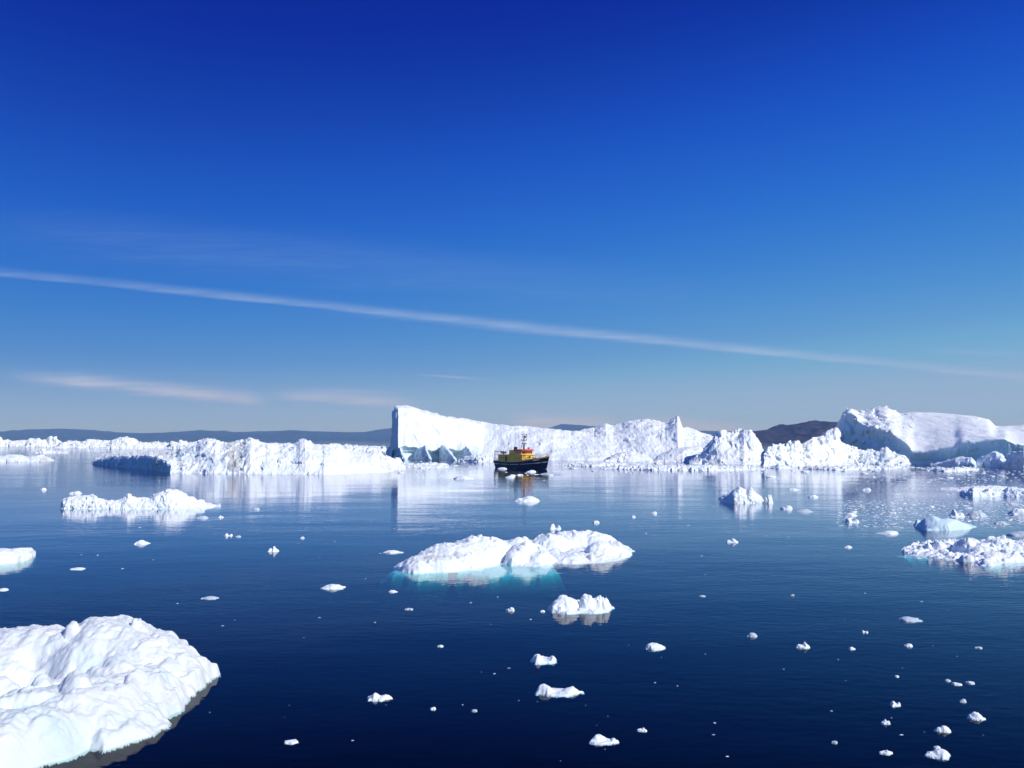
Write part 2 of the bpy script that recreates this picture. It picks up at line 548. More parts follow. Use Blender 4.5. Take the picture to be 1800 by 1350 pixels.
# ------------------------------------------------------------------ icebergs: lofted cross-sections
def loft(name, u, Y0, D, Z, seg, disp, mat, clear=None, dirt=None, parent=None, seed=0.0):
    """u (C,) image columns, Y0 (C,) distance of the front waterline, D/Z (C,K) metres behind it / above water"""
    C, K = D.shape
    rows_d, rows_z, rows_c, rows_g = [], [], [], []
    for k in range(K - 1):
        n = seg[k]
        for i in range(n):
            t = i / n
            rows_d.append(D[:, k] * (1 - t) + D[:, k + 1] * t)
            rows_z.append(Z[:, k] * (1 - t) + Z[:, k + 1] * t)
            rows_c.append(clear[:, k] * (1 - t) + clear[:, k + 1] * t if clear is not None else np.zeros(C))
            rows_g.append(dirt[:, k] * (1 - t) + dirt[:, k + 1] * t if dirt is not None else np.zeros(C))
    rows_d.append(D[:, -1]); rows_z.append(Z[:, -1])
    rows_c.append(clear[:, -1] if clear is not None else np.zeros(C)); rows_g.append(dirt[:, -1] if dirt is not None else np.zeros(C))
    Dd, Zz = np.array(rows_d), np.array(rows_z)
    Y = Y0[None, :] + Dd
    X = x_at(u[None, :], Y, Zz)
    P = np.stack([X, Y, Zz], -1)
    for it in range(2):                                   # soften the control polygon a little
        Q = P.copy()
        Q[1:-1] = (P[:-2] + 2 * P[1:-1] + P[2:]) / 4
        P = Q
    nr = P.shape[0]
    N = grid_normals(P)
    mid = P[nr // 4: nr // 2].reshape(-1, 3)
    if (N[nr // 4: nr // 2].reshape(-1, 3) @ np.array([0, -0.6, 0.8])).mean() < 0:
        N = -N
    f = P.reshape(-1, 3)
    d = np.zeros(len(f))
    for item in disp:
        kind, amp, size, stretch = item[:4]
        if len(item) > 4:
            amp = amp * np.tile(np.array([item[4](x) for x in u]), nr)
        q = f / (np.array(size) * np.array(stretch))
        if kind == 'facet':
            d += amp * facets(q + 0.35 * vnoise(q * 1.3, seed)[:, None], seed)
        else:
            d += amp * fbm(q, 4, seed, 0.5, kind)
    d = d.reshape(nr, C)
    P = P + N * d[..., None]
    V = P.reshape(-1, 3)
    org = V[(V[:, 2] > -1)].mean(0) if (V[:, 2] > -1).any() else V.mean(0)
    org = np.array([org[0], org[1], 0.0])
    me = mesh_np(name, V - org, grid_faces(nr, C)[:, ::-1] if False else grid_faces(nr, C), True,
                 {'clear_ice_or_shade': np.array(rows_c).ravel(), 'dirt': np.array(rows_g).ravel()})
    o = link(name, me, mat)
    if parent is not None:
        o.parent = parent
        o.location = Vector(org) - parent.location
    else:
        o.location = org
    return o


def ip(u, pts):
    return np.interp(u, [p[0] for p in pts], [p[1] for p in pts])


def prof(name, water, top, ridge, back, sec, disp, mat, du=0.8, rows=70, seed=0.0, parent=None,
         clear=0.0, dirt=None, ledge=0.8, jag=0.0):
    """berg from its waterline and skyline; sec = [(depth fraction, height fraction)...] from water to skyline;
    ridge/back: metres (number or [(u, m)...])"""
    u0, u1 = max(water[0][0], top[0][0]), min(water[-1][0], top[-1][0])
    C = max(12, int((u1 - u0) / du))
    u = np.linspace(u0, u1, C)
    vw, vt = ip(u, water), ip(u, top)
    if jag:
        q = np.stack([u * 0.11, u * 0, u * 0 + seed], -1)
        vt = vt + jag * fbm(q, 4, seed, 0.6)
    Y0 = depth_at(vw)
    rd = ip(u, ridge) if isinstance(ridge, list) else np.full(C, float(ridge))
    bk = ip(u, back) if isinstance(back, list) else np.full(C, float(back))
    ZT = np.maximum(z_at(vt, Y0 + rd), 0.02)
    d = [np.full(C, -ledge), np.full(C, -ledge * 0.25)]
    z = [np.full(C, -2.2 * ledge), np.full(C, -0.25 * ledge)]
    if callable(sec):
        secs = [sec(x) for x in u]
    else:
        secs = [sec] * C
    K = len(secs[0])
    for k in range(K):
        d.append(np.array([s[k][0] for s in secs]) * rd)
        z.append(np.array([s[k][1] for s in secs]) * ZT)
    for fd, fz in ((0.25, 0.93), (0.7, 0.55), (1.0, -0.05)):
        d.append(rd + bk * fd); z.append(ZT * fz - (0.4 if fz < 0 else 0))
    D, Z = np.stack(d, 1), np.stack(z, 1)
    KK = D.shape[1]
    # rows shared out by the length of each span
    L = np.hypot(np.diff(D, axis=1), np.diff(Z, axis=1)).mean(0)
    wgt = np.ones(KK - 1); wgt[-3:] = 0.35; wgt[:2] = 0.5
    L = np.sqrt(L) * wgt
    seg = np.maximum(2, np.round(rows * L / L.sum())).astype(int)
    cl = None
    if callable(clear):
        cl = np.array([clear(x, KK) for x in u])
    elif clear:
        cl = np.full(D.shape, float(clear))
    dr = None
    if dirt is not None:
        dr = np.array([dirt(x, KK) for x in u])
    return loft(name, u, Y0, D, Z, seg, disp, mat, cl, dr, parent, seed)


# the long berg with the upright left end, behind the boat
def secB(u):
    w = .03 * math.sin(u * .09) + .015 * math.sin(u * .31 + 1)
    left = [(0.10, 0), (0.11, .10), (0.06, .14 + w * .5), (0.0, .19 + w), (0.03, .45), (0.08, .72), (0.30, .92), (1, 1)]
    mid = [(0.0, 0), (0.05, .05), (0.10, .12), (0.16, .20), (0.26, .36), (0.42, .62), (0.70, .88), (1, 1)]
    low = [(0.0, 0), (0.10, .08), (0.18, .18), (0.26, .30), (0.40, .50), (0.55, .66), (0.78, .85), (1, 1)]
    a = np.clip((u - 800) / 50, 0, 1); b = np.clip((u - 900) / 120, 0, 1)
    L, M, W = np.array(left), np.array(mid), np.array(low)
    return (L * (1 - a) + M * a) * (1 - b) + W * b


def shadeB(u, K):  # blue put into the colour of the recess as the undercut's shade
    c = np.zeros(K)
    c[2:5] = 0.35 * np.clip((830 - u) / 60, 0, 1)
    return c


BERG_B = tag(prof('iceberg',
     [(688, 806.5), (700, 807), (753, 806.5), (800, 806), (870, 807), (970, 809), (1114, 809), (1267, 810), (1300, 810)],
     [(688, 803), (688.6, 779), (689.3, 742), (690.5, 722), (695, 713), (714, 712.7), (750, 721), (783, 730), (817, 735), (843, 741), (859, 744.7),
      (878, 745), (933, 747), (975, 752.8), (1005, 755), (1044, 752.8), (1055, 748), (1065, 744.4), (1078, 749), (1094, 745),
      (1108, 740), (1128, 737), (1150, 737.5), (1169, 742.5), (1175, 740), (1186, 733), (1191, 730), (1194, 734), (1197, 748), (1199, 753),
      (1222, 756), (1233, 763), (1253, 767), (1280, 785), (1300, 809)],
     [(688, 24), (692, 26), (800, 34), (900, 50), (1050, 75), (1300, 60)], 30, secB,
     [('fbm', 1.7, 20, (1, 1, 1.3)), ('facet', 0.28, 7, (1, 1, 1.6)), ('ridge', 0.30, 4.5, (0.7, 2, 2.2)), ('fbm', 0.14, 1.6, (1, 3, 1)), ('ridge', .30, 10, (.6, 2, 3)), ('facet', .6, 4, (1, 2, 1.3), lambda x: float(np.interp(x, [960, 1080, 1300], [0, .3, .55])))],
     M_BERG, du=0.7, rows=120, seed=2.0, clear=shadeB, ledge=2.5, jag=1.0),
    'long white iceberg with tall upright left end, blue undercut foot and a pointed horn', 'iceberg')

# smooth white foot mound in front of that berg
prof('foot_mound', [(1148, 812), (1200, 812.5), (1258, 812)],
     [(1148, 811), (1157, 800), (1180, 791), (1200, 787), (1230, 785), (1238, 790), (1254, 803), (1258, 811)],
     14, 20, [(0, 0), (.06, .16), (.2, .45), (.5, .8), (1, 1)],
     [('fbm', .5, 7, (1, 1, 1)), ('facet', .25, 2.5, (1, 1, 1)), ('fbm', .15, 1, (1, 1, 1))], M_BERG, rows=40, seed=4.0, parent=BERG_B, ledge=1.5)
prof('foot_mound', [(1060, 812), (1100, 812), (1150, 812)],
     [(1060, 811), (1075, 803), (1090, 796), (1110, 793), (1132, 800), (1150, 811)],
     10, 18, [(0, 0), (.06, .2), (.25, .55), (.5, .8), (1, 1)],
     [('fbm', .5, 6, (1, 1, 1)), ('facet', .4, 2.5, (1, 1, 1)), ('fbm', .15, 1, (1, 1, 1))], M_BERG, rows=36, seed=5.0, parent=BERG_B, ledge=1.5)

for i, (w_, t_, rg) in enumerate([
        ([(678, 803), (694, 806), (712, 810)], [(678, 802), (682, 791), (688, 782), (696, 781), (703, 787), (712, 809)], 9),
        ([(700, 803), (726, 806), (757, 810)], [(700, 802), (708, 794), (716, 789), (727, 791), (738, 786), (748, 783), (757, 809)], 9),
        ([(750, 803), (775, 806.5), (803, 810.5)], [(750, 802), (760, 790), (768, 781), (777, 779), (784, 786), (795, 799), (803, 810)], 9),
        ([(796, 803), (815, 806), (836, 810)], [(796, 802), (804, 792), (813, 784), (820, 784), (828, 793), (836, 809)], 9)]):
    prof('foot_block', w_, t_, rg, 10, [(0, 0), (.03, .25), (.10, .55), (.3, .82), (1, 1)],
         [('fbm', .5, 5, (1, 1, 1)), ('facet', .6, 3, (1, 1, 1)), ('fbm', .12, 1, (1, 1, 1))], M_BERG, du=.5, rows=36, seed=70.0 + i, parent=BERG_B, ledge=1.2, clear=.35)  # wedges turned left, away from the sun; blue tint adds to their shade

# rough cone at the right end
tag(prof('iceberg', [(1212, 815), (1267, 816), (1308, 816.5), (1346, 816)],
         [(1212, 814), (1222, 804), (1234, 793), (1245, 778), (1256, 764), (1267, 759), (1289, 758), (1300, 755), (1308, 753.5), (1319, 758), (1330, 771), (1336, 785), (1343, 802), (1346, 815.5)],
         [(1212, 8), (1300, 26), (1346, 8)], 16,
         [(0, 0), (.05, .07), (.12, .13), (.3, .35), (.55, .66), (.8, .88), (1, 1)],
         [('fbm', .9, 9, (1, 1, 1)), ('facet', .65, 4.0, (1, 1, 1.5)), ('ridge', .28, 2.2, (.7, 1, 1.6)), ('fbm', .1, .7, (1, 1, 1))],
         M_BERG, du=0.6, rows=80, seed=6.0, ledge=2, jag=1.5),
    'rough cone-shaped white iceberg between the horned long berg and the dark hill', 'iceberg')

# right berg: tilted slab with blue cut wall
EDGE = dict(
    lip=[(1464, 765), (1474, 745), (1484, 733), (1489, 727), (1501, 729), (1510, 744), (1530, 753), (1546, 757), (1570, 764), (1576, 771), (1595, 783), (1605, 796), (1624, 796), (1653, 792),
         (1683, 788), (1688, 780), (1720, 776), (1747, 772), (1767, 770), (1779, 777), (1793, 781), (1830, 782), (1900, 786), (1990, 806)],
    top=[(1464, 763), (1471, 749), (1475, 739), (1481, 731), (1486, 724), (1488.7, 714.7), (1491, 721), (1501, 718), (1517, 718.7), (1533, 717), (1541, 714.7), (1557, 716.7), (1570, 722),
         (1584, 728.7), (1608, 724), (1653, 724), (1687, 727), (1717, 730.7), (1739, 736), (1749, 747), (1773, 746.7), (1800, 745), (1850, 747), (1920, 765), (1990, 803)])


def slab_E():
    u0, u1 = 1464, 1990
    C = int((u1 - u0) / 0.7)
    u = np.linspace(u0, u1, C)
    lip, top = ip(u, EDGE['lip']), ip(u, EDGE['top'])
    q = np.stack([u * 0.13, u * 0, u * 0], -1)
    top = top + 1.3 * fbm(q, 4, 2.2, .6) * np.clip((1600 - u) / 30, .25, 1)
    lip_s = lip
    lip = lip + 1.6 * fbm(q * 1.4, 4, 5.2, .6)
    vw = np.full(C, 812.5)
    vw = np.where(u > 1600, np.interp(u, [1600, 1640, 1690, 1770, 1990], [815.2, 816, 817, 818.5, 819]), np.interp(u, [1464, 1520, 1600], [808, 810, 815.2]))
    Y0 = depth_at(vw)
    rd = np.interp(u, [1464, 1480, 1520, 1600, 1750, 1990], [6, 16, 42, 75, 70, 30])
    zl = z_at(lip, Y0 + 1.5)
    ker = np.hanning(31); ker /= ker.sum()
    zs = np.convolve(np.pad(z_at(lip_s, Y0 + 1.5), 15, mode='edge'), ker, 'valid')
    zt = np.maximum(z_at(top, Y0 + rd), zl + .2)
    zts = np.convolve(np.pad(zt, 15, mode='edge'), ker, 'valid')
    one = np.ones(C)
    # overhanging cliff: foot further back than the lip
    lean = np.interp(u, [1464, 1500, 1560, 1600, 1620, 1700, 1990], [1.0, 5.0, 4.0, 2.0, 1.5, 2.0, 2.0])
    D = np.stack([lean - 2, lean - .6, lean, lean * .9, lean * .45, one * 0.0, one * 0.5, rd * .12, rd * .45, rd * .8, rd, rd + 8, rd + 24, rd + 34], 1)
    m = zts - zs
    Z = np.stack([one * -5, one * -.6, one * 0, zl * .25, zl * .62, zl * .97, zs + .06 * m, zs + .17 * m, zs + .50 * m, zs + .86 * m, zt, zt * .9, zt * .4, one * -1], 1)
    L = np.hypot(np.diff(D, axis=1), np.diff(Z, axis=1)).mean(0)
    L = np.sqrt(L) * np.array([.5, .4, 1, 1.3, 1.3, 1, 1, 1.2, 1.3, 1.2, .5, .4, .4])
    seg = np.maximum(2, np.round(170 * L / L.sum())).astype(int)
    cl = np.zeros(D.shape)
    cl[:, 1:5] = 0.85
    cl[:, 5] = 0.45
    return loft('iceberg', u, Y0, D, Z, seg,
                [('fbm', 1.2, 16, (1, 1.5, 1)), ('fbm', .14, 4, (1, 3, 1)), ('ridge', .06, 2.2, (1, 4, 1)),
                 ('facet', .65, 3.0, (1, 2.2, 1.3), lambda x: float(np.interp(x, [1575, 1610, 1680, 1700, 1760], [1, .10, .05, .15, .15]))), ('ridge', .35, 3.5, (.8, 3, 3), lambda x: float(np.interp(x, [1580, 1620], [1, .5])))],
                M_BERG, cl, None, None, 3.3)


BERG_E = tag(slab_E(), 'huge tilted iceberg slab on the right with a shaded blue cliff along its edge', 'iceberg')

# rubble hill in front of the slab
RUB = prof('iceberg', [(1341, 820), (1410, 820), (1480, 818), (1540, 818), (1600, 818.5)],
           [(1341, 818), (1343, 796), (1350, 785), (1361, 780), (1371, 780.7), (1381, 786.7), (1387, 782.7), (1391, 776.7), (1402, 778), (1406, 785), (1417, 781), (1427, 769),
            (1437, 766.7), (1455, 760), (1470, 750.5), (1474, 765), (1478, 775), (1503, 788), (1530, 791), (1548, 791), (1557, 784), (1570, 793), (1591, 807), (1600, 818)],
           [(1341, 4), (1400, 14), (1465, 20), (1530, 14), (1600, 4)], [(1341, 6), (1440, 16), (1530, 10), (1600, 4)],
           [(0, 0), (.05, .06), (.12, .16), (.3, .38), (.55, .64), (.8, .86), (1, 1)],
           [('fbm', .7, 7, (1, 1, 1)), ('facet', .8, 3.4, (1, 1, 1.1)), ('facet', .26, 1.5, (1, 1, 1)), ('fbm', .08, .5, (1, 1, 1))],
           M_BERG, du=0.5, rows=110, seed=8.0, ledge=1.8, jag=2.2)
tag(RUB, 'crumbling white ice rubble hill heaped against the left cliff of the tilted slab', 'iceberg')

# dark blue-sided blocks in front of the slab at the right edge
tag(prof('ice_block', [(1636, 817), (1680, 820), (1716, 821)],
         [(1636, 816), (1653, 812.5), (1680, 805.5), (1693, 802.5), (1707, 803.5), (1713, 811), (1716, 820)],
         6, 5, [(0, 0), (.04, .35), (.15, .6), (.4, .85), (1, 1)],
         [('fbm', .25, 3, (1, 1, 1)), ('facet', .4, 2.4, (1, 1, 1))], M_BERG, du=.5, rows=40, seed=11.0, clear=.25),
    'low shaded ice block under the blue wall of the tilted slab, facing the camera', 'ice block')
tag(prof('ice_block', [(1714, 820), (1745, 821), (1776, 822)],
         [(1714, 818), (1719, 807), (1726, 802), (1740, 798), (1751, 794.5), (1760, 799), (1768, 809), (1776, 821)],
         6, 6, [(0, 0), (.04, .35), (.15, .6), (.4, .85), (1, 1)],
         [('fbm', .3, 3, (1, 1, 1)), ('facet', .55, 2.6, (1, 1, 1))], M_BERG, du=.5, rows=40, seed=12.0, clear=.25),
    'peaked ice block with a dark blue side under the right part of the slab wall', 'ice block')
tag(prof('ice_block', [(1764, 822), (1800, 827), (1850, 827), (1930, 825)],
         [(1764, 820), (1772, 806), (1779, 795), (1800, 792), (1830, 795), (1860, 789), (1900, 799), (1930, 824)],
         [(1764, 3), (1830, 9), (1930, 3)], 9, [(0, 0), (.06, .12), (.2, .4), (.5, .8), (1, 1)],
         [('fbm', .5, 4, (1, 1, 1)), ('facet', .5, 2.2, (1, 1, 1)), ('fbm', .1, .6, (1, 1, 1))], M_BERG, du=.5, rows=50, seed=13.0),
    'white sloping ice block at the right edge of the picture below the slab', 'ice block')


# long low berg on the left with the flat shaded shelf
def secA(u):
    w = float(np.interp(u, [164, 190, 225, 262, 280, 292], [.7, .85, .96, .96, .80, .68]))
    slab = [(0, 0), (.004, .35 * w), (.012, .78 * w), (.03, w), (.30, .5 + .5 * w), (.65, 1.0), (1, 1)]
    mound = [(0, 0), (.06, .10), (.14, .24), (.28, .44), (.48, .66), (.75, .88), (1, 1)]
    a = np.clip((u - 292) / 26, 0, 1)
    return np.array(slab) * (1 - a) + np.array(mound) * a


def WA(u):
    return float(np.interp(u, [300, 330, 400, 460, 540, 600, 660, 690], [.7, 1.1, 1.25, .9, .55, .3, .4, .9]))


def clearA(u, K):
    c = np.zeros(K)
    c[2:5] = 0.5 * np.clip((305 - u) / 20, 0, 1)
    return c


def dirtA(u, K):
    c = np.zeros(K)
    w = math.exp(-((u - 412) / 18) ** 2) * .8 + math.exp(-((u - 676) / 9) ** 2) * .5
    c[4:8] = w
    if u > 640:
        c[3:5] = w
    return c


tag(prof('iceberg',
         [(164, 816.3), (187, 818.5), (203, 820), (243, 824), (279, 828), (300, 831.5), (359, 832.3), (440, 833.5), (570, 834), (672, 830.5), (694, 828), (714, 824.5)],
         [(164, 815.5), (168, 806), (179, 799), (197, 794.5), (247, 792.4), (300, 793.5), (311, 793.0), (318, 789), (343, 782), (351, 776), (364, 772.7), (379, 772), (387, 779), (401, 779), (424, 777), (437, 769.5),
          (441, 769.5), (448, 775), (470, 777.5), (494, 781), (520, 779), (527, 772), (536, 770), (544, 774), (549, 778.5), (567, 781.6), (580, 778.5), (596, 779), (604, 786), (614, 792), (646, 794),
          (655, 790), (668, 791), (672, 799), (688, 803), (705, 806.6), (709, 816), (714, 824)],
         [(164, 10), (180, 50), (240, 85), (290, 70), (318, 22), (360, 17), (600, 17), (690, 8), (714, 2)], [(164, 4), (300, 20), (600, 16), (714, 3)],
         secA,
         [('fbm', .6, 8, (1, 1, 1)), ('facet', .55, 3.2, (1, 1, 1.4), WA), ('ridge', .24, 1.7, (.8, 1, 1.6), WA), ('ridge', .25, 4, (.6, 1, 2)), ('fbm', .10, .5, (1, 1, 1))],
         M_DIRTY, du=.55, rows=110, seed=14.0, clear=clearA, dirt=dirtA, ledge=1.5, jag=1.0),
    'long low rugged iceberg on the left with a flat shelf and shaded wall', 'iceberg')

# small slab at the left edge
tag(prof('ice_floe', [(-60, 812), (67, 812), (93, 809.5)],
         [(-60, 811), (-40, 803), (0, 801), (24, 798.5), (40, 800), (51, 803), (56, 801), (76, 799.5), (83, 804), (89, 808), (93, 809)],
         6, 12, [(0, 0), (.1, .4), (.3, .75), (.6, .92), (1, 1)],
         [('fbm', .4, 5, (1, 1, 1)), ('facet', .3, 2.2, (1, 1, 1)), ('fbm', .1, .6, (1, 1, 1))], M_BERG, du=.6, rows=40, seed=15.0),
    'low humped white floe at the left edge below the distant ice', 'ice floe')

# distant ice along the left horizon
FAR = [
    ('white distant berg cut by the left edge of the picture below the hills', [(-70, 784), (32, 785)], [(-70, 783), (-50, 772), (-20, 771), (-3, 767.5), (2, 768.5), (4, 773), (18, 774), (30, 778), (32, 784)]),
    ('pale distant berg strip between the left edge and the twin-peaked berg', [(22, 783), (60, 783)], [(22, 782), (28, 775), (40, 773.5), (52, 775), (60, 782)]),
    ('distant jagged berg with two small upright knobs on the left', [(45, 785), (72, 787), (112, 786)], [(45, 784), (47, 776), (50, 771.5), (67, 770.5), (75, 773), (83, 774), (85.5, 767.5), (88.5, 765.5), (91, 769), (92, 772), (93.5, 767), (98.5, 767), (101, 772), (107, 776), (112, 785)]),
    ('thin low floe with a small peak just below the twin-knobbed distant berg', [(62, 796), (90, 797.5), (121, 797)], [(62, 795.6), (70, 794.5), (75, 791), (79, 793), (96, 793), (103, 791.5), (110, 794), (121, 796.7)]),
    ('low flat distant ice sheet right of the twin-knobbed berg', [(98, 787), (146, 788)], [(98, 786), (106, 778), (120, 775.5), (132, 774.5), (140, 777), (146, 787)]),
    ('distant ice ridge left of the dome-shaped far berg', [(134, 786), (200, 787)], [(134, 785), (144, 775.5), (157, 772.7), (170, 773), (185, 773.5), (197, 775), (200, 786)]),
    ('dome-shaped distant white berg behind the shelf of the long left berg', [(186, 789), (250, 789)], [(186, 788), (197, 774), (208, 770), (214, 767.5), (219, 766.7), (227, 768.5), (235, 772.5), (243, 777), (250, 788)]),
    ('distant low ice ridge right of the dome-shaped far berg', [(238, 787), (306, 788)], [(238, 786), (246, 776), (262, 776.5), (278, 775), (280, 777), (296, 778), (306, 787)]),
    ('distant broken ice ridge just left of the smooth knob on the long berg', [(292, 788), (360, 789)], [(292, 787), (300, 777), (314, 775.5), (318, 774), (328, 777), (350, 777), (360, 788)]),
    ('distant ice peeping over the long berg between its two smooth knobs', [(380, 790), (445, 790), (520, 790)], [(380, 788), (395, 779), (420, 778), (470, 778.5), (490, 778), (508, 780), (520, 789)]),
    ('distant rubbly ice field left of the tall upright berg end', [(560, 796), (640, 799), (682, 799)], [(560, 795), (580, 781), (605, 781), (614, 780), (616, 778.5), (618, 782), (650, 783.5), (676, 783.5), (682, 798)]),
]
for i, (lab, wat, tp) in enumerate(FAR):
    lev = sum(p[1] for p in wat) / len(wat)
    wat = [(p[0], lev) for p in wat]
    tp = [(p[0], min(p[1], lev - .3)) for p in tp]
    tag(prof('iceberg', wat, tp, 14, 25, [(0, 0), (.1, .25), (.3, .5), (.6, .8), (1, 1)],
             [('fbm', 1.0, 12, (1, 1, 1)), ('facet', 1.1, 5, (1, 1, 1)), ('ridge', .8, 3.5, (1, 1, 1)), ('fbm', .4, 1.6, (1, 1, 1))], M_BERG, du=.5, rows=36, seed=20.0 + i, ledge=2, jag=1.6),
        lab, 'iceberg', 'distant icebergs along the left horizon')


# ------------------------------------------------------------------ floes: height fields on the water
def poly_sd(X, Y, poly):
    """signed distance, positive inside"""
    d = np.full(X.shape, 1e9)
    ins = np.zeros(X.shape, bool)
    n = len(poly)
    for i in range(n):
        ax, ay = poly[i]; bx, by = poly[(i + 1) % n]
        ex, ey = bx - ax, by - ay
        t = np.clip(((X - ax) * ex + (Y - ay) * ey) / (ex * ex + ey * ey + 1e-12), 0, 1)
        d = np.minimum(d, np.hypot(X - ax - t * ex, Y - ay - t * ey))
        if ey != 0:
            c = ((ay > Y) != (by > Y)) & (X < (bx - ax) * (Y - ay) / ey + ax)
            ins ^= c
    return np.where(ins, d, -d)


def smax(a, b, k):
    h = np.clip(0.5 + 0.5 * (a - b) / k, 0, 1)
    return b * (1 - h) + a * h + k * h * (1 - h)


def floe(name, outline_px, domes, res, mat, base_h=.3, edge=.35, noise=(), seed=0.0, ledge=.8, under=.5, warp=.25, k=.15,
         dirts=(), shade_tints=(), outline_m=None, parent=None, cuts=(), shelves=(), bumps=()):
    """outline_px: waterline in image pixels (front and hidden back edge); domes: (u, v at water level, rx, ry, h, rot deg, power)"""
    poly = outline_m if outline_m is not None else [ground(*p) for p in outline_px]
    px = np.array(poly)
    ox, oy = px.mean(0)
    lo, hi = px.min(0) - ledge - .3, px.max(0) + ledge + .3
    nx, ny = int((hi[0] - lo[0]) / res) + 2, int((hi[1] - lo[1]) / res) + 2
    X, Y = np.meshgrid(np.linspace(lo[0], hi[0], nx), np.linspace(lo[1], hi[1], ny))
    P2 = np.stack([X.ravel(), Y.ravel(), np.full(X.size, seed)], -1)
    wx = fbm(P2 / (warp * 5), 3, seed + 1, .55).reshape(X.shape) * warp
    wy = fbm(P2 / (warp * 5), 3, seed + 9, .55).reshape(X.shape) * warp
    f2 = fbm(P2 / (warp * 1.1), 3, seed + 21, .6).reshape(X.shape) * warp * .45
    sd = poly_sd(X + wx + f2, Y + wy + f2, poly)
    H = base_h * (1 - np.exp(-np.maximum(sd, 0) / edge))
    dirt = np.zeros(X.shape); clr = np.zeros(X.shape)
    for dm in domes:
        u, v, rx, ry, h, rot, pw = dm
        cx, cy = at(u, v, h) if outline_m is None else (u, v)
        c, s = math.cos(R(rot)), math.sin(R(rot))
        lx, ly = ((X + wx - cx) * c + (Y + wy - cy) * s) / rx, (-(X + wx - cx) * s + (Y + wy - cy) * c) / ry
        r = np.hypot(lx, ly)
        H = smax(H, h * np.where(r < 1, np.maximum(1 - r ** pw, 0) ** .8, -np.minimum(r - 1, 1)), k)
    for (u, v, z, rx, ry, add, rot) in bumps:
        cx, cy = at(u, v, z + add)
        c, s = math.cos(R(rot)), math.sin(R(rot))
        lx, ly = ((X + wx * .6 - cx) * c + (Y + wy * .6 - cy) * s) / rx, (-(X + wx * .6 - cx) * s + (Y + wy * .6 - cy) * c) / ry
        H = H + add * np.maximum(1 - (lx * lx + ly * ly), 0) ** .55
    for (u, v, rx, ry, dep, rot) in cuts:
        cx, cy = ground(u, v) if outline_m is None else (u, v)
        c, s = math.cos(R(rot)), math.sin(R(rot))
        lx, ly = ((X - cx) * c + (Y - cy) * s) / rx, (-(X - cx) * s + (Y - cy) * c) / ry
        H = H - dep * np.exp(-(lx ** 2 + ly ** 2) * 1.5)
    for lst, arr in ((dirts, dirt), (shade_tints, clr)):
        for (u, v, r, a) in lst:
            cx, cy = ground(u, v) if outline_m is None else (u, v)
            arr += a * np.exp(-((X - cx) ** 2 + (Y - cy) ** 2) / (r * r))
    ed = np.clip(sd / (edge * .35), 0, 1)
    H = H * (1 - np.exp(-np.maximum(sd, 0) / (edge * .5)))
    P3 = np.stack([X.ravel(), Y.ravel(), H.ravel() * 1.0], -1)
    for kind, amp, size in noise:
        if kind == 'facet':
            nz = facets(P3 / size + .3 * vnoise(P3 / size, seed)[:, None], seed)
        else:
            nz = fbm(P3 / size, 4, seed + size, .5, kind)
        H = H + amp * nz.reshape(X.shape) * ed
    H = np.where(sd > 0, np.maximum(H, .03 * ed + .004), H)
    # under water: a ledge that falls away
    out = np.maximum(-sd, 0)
    q = fbm(P2 / max(ledge, .2), 3, seed + 4).reshape(X.shape)
    lip_w = max(min(.012 * (hi[0] - lo[0]), .05), res * 1.6)
    U = -out * 1.2 - .01
    shelf = np.zeros(X.shape, bool)
    for (u, v, rx, ry, dep) in shelves:
        cx, cy = ground(u, v)
        r = np.hypot((X + wx * 2 + f2 - cx) / rx, (Y + wy * 2 + f2 - cy) / ry)
        U = np.maximum(U, -dep - 3.0 * np.maximum(r - .7 + .25 * q, 0) ** 1.3 - .03 * np.abs(q))
        shelf |= r < 1.4
    H = np.where(sd <= 0, U, H)
    clr = np.where(sd <= 0, .05, clr)
    keep = (sd > -lip_w) | (shelf & (sd > -ledge))
    F = grid_faces(ny, nx)
    F = F[keep.ravel()[F].all(1)]
    V = np.stack([X - ox, Y - oy, H], -1).reshape(-1, 3)
    used = np.unique(F)
    rm = np.full(len(V), -1); rm[used] = np.arange(len(used))
    me = mesh_np(name, V[used], rm[F], True, {'clear_ice_or_shade': clr.ravel()[used], 'dirt': dirt.ravel()[used]})
    o = link(name, me, mat)
    if parent is not None:
        o.parent = parent; o.location = Vector((ox, oy, 0)) - parent.location
    else:
        o.location = (ox, oy, 0)
    return o


def at(u, v, z):
    """place seen at pixel (u, v) at height z"""
    Y = float((z - CAM_H) / slope(v))
    return float(x_at(u, Y, z)), Y


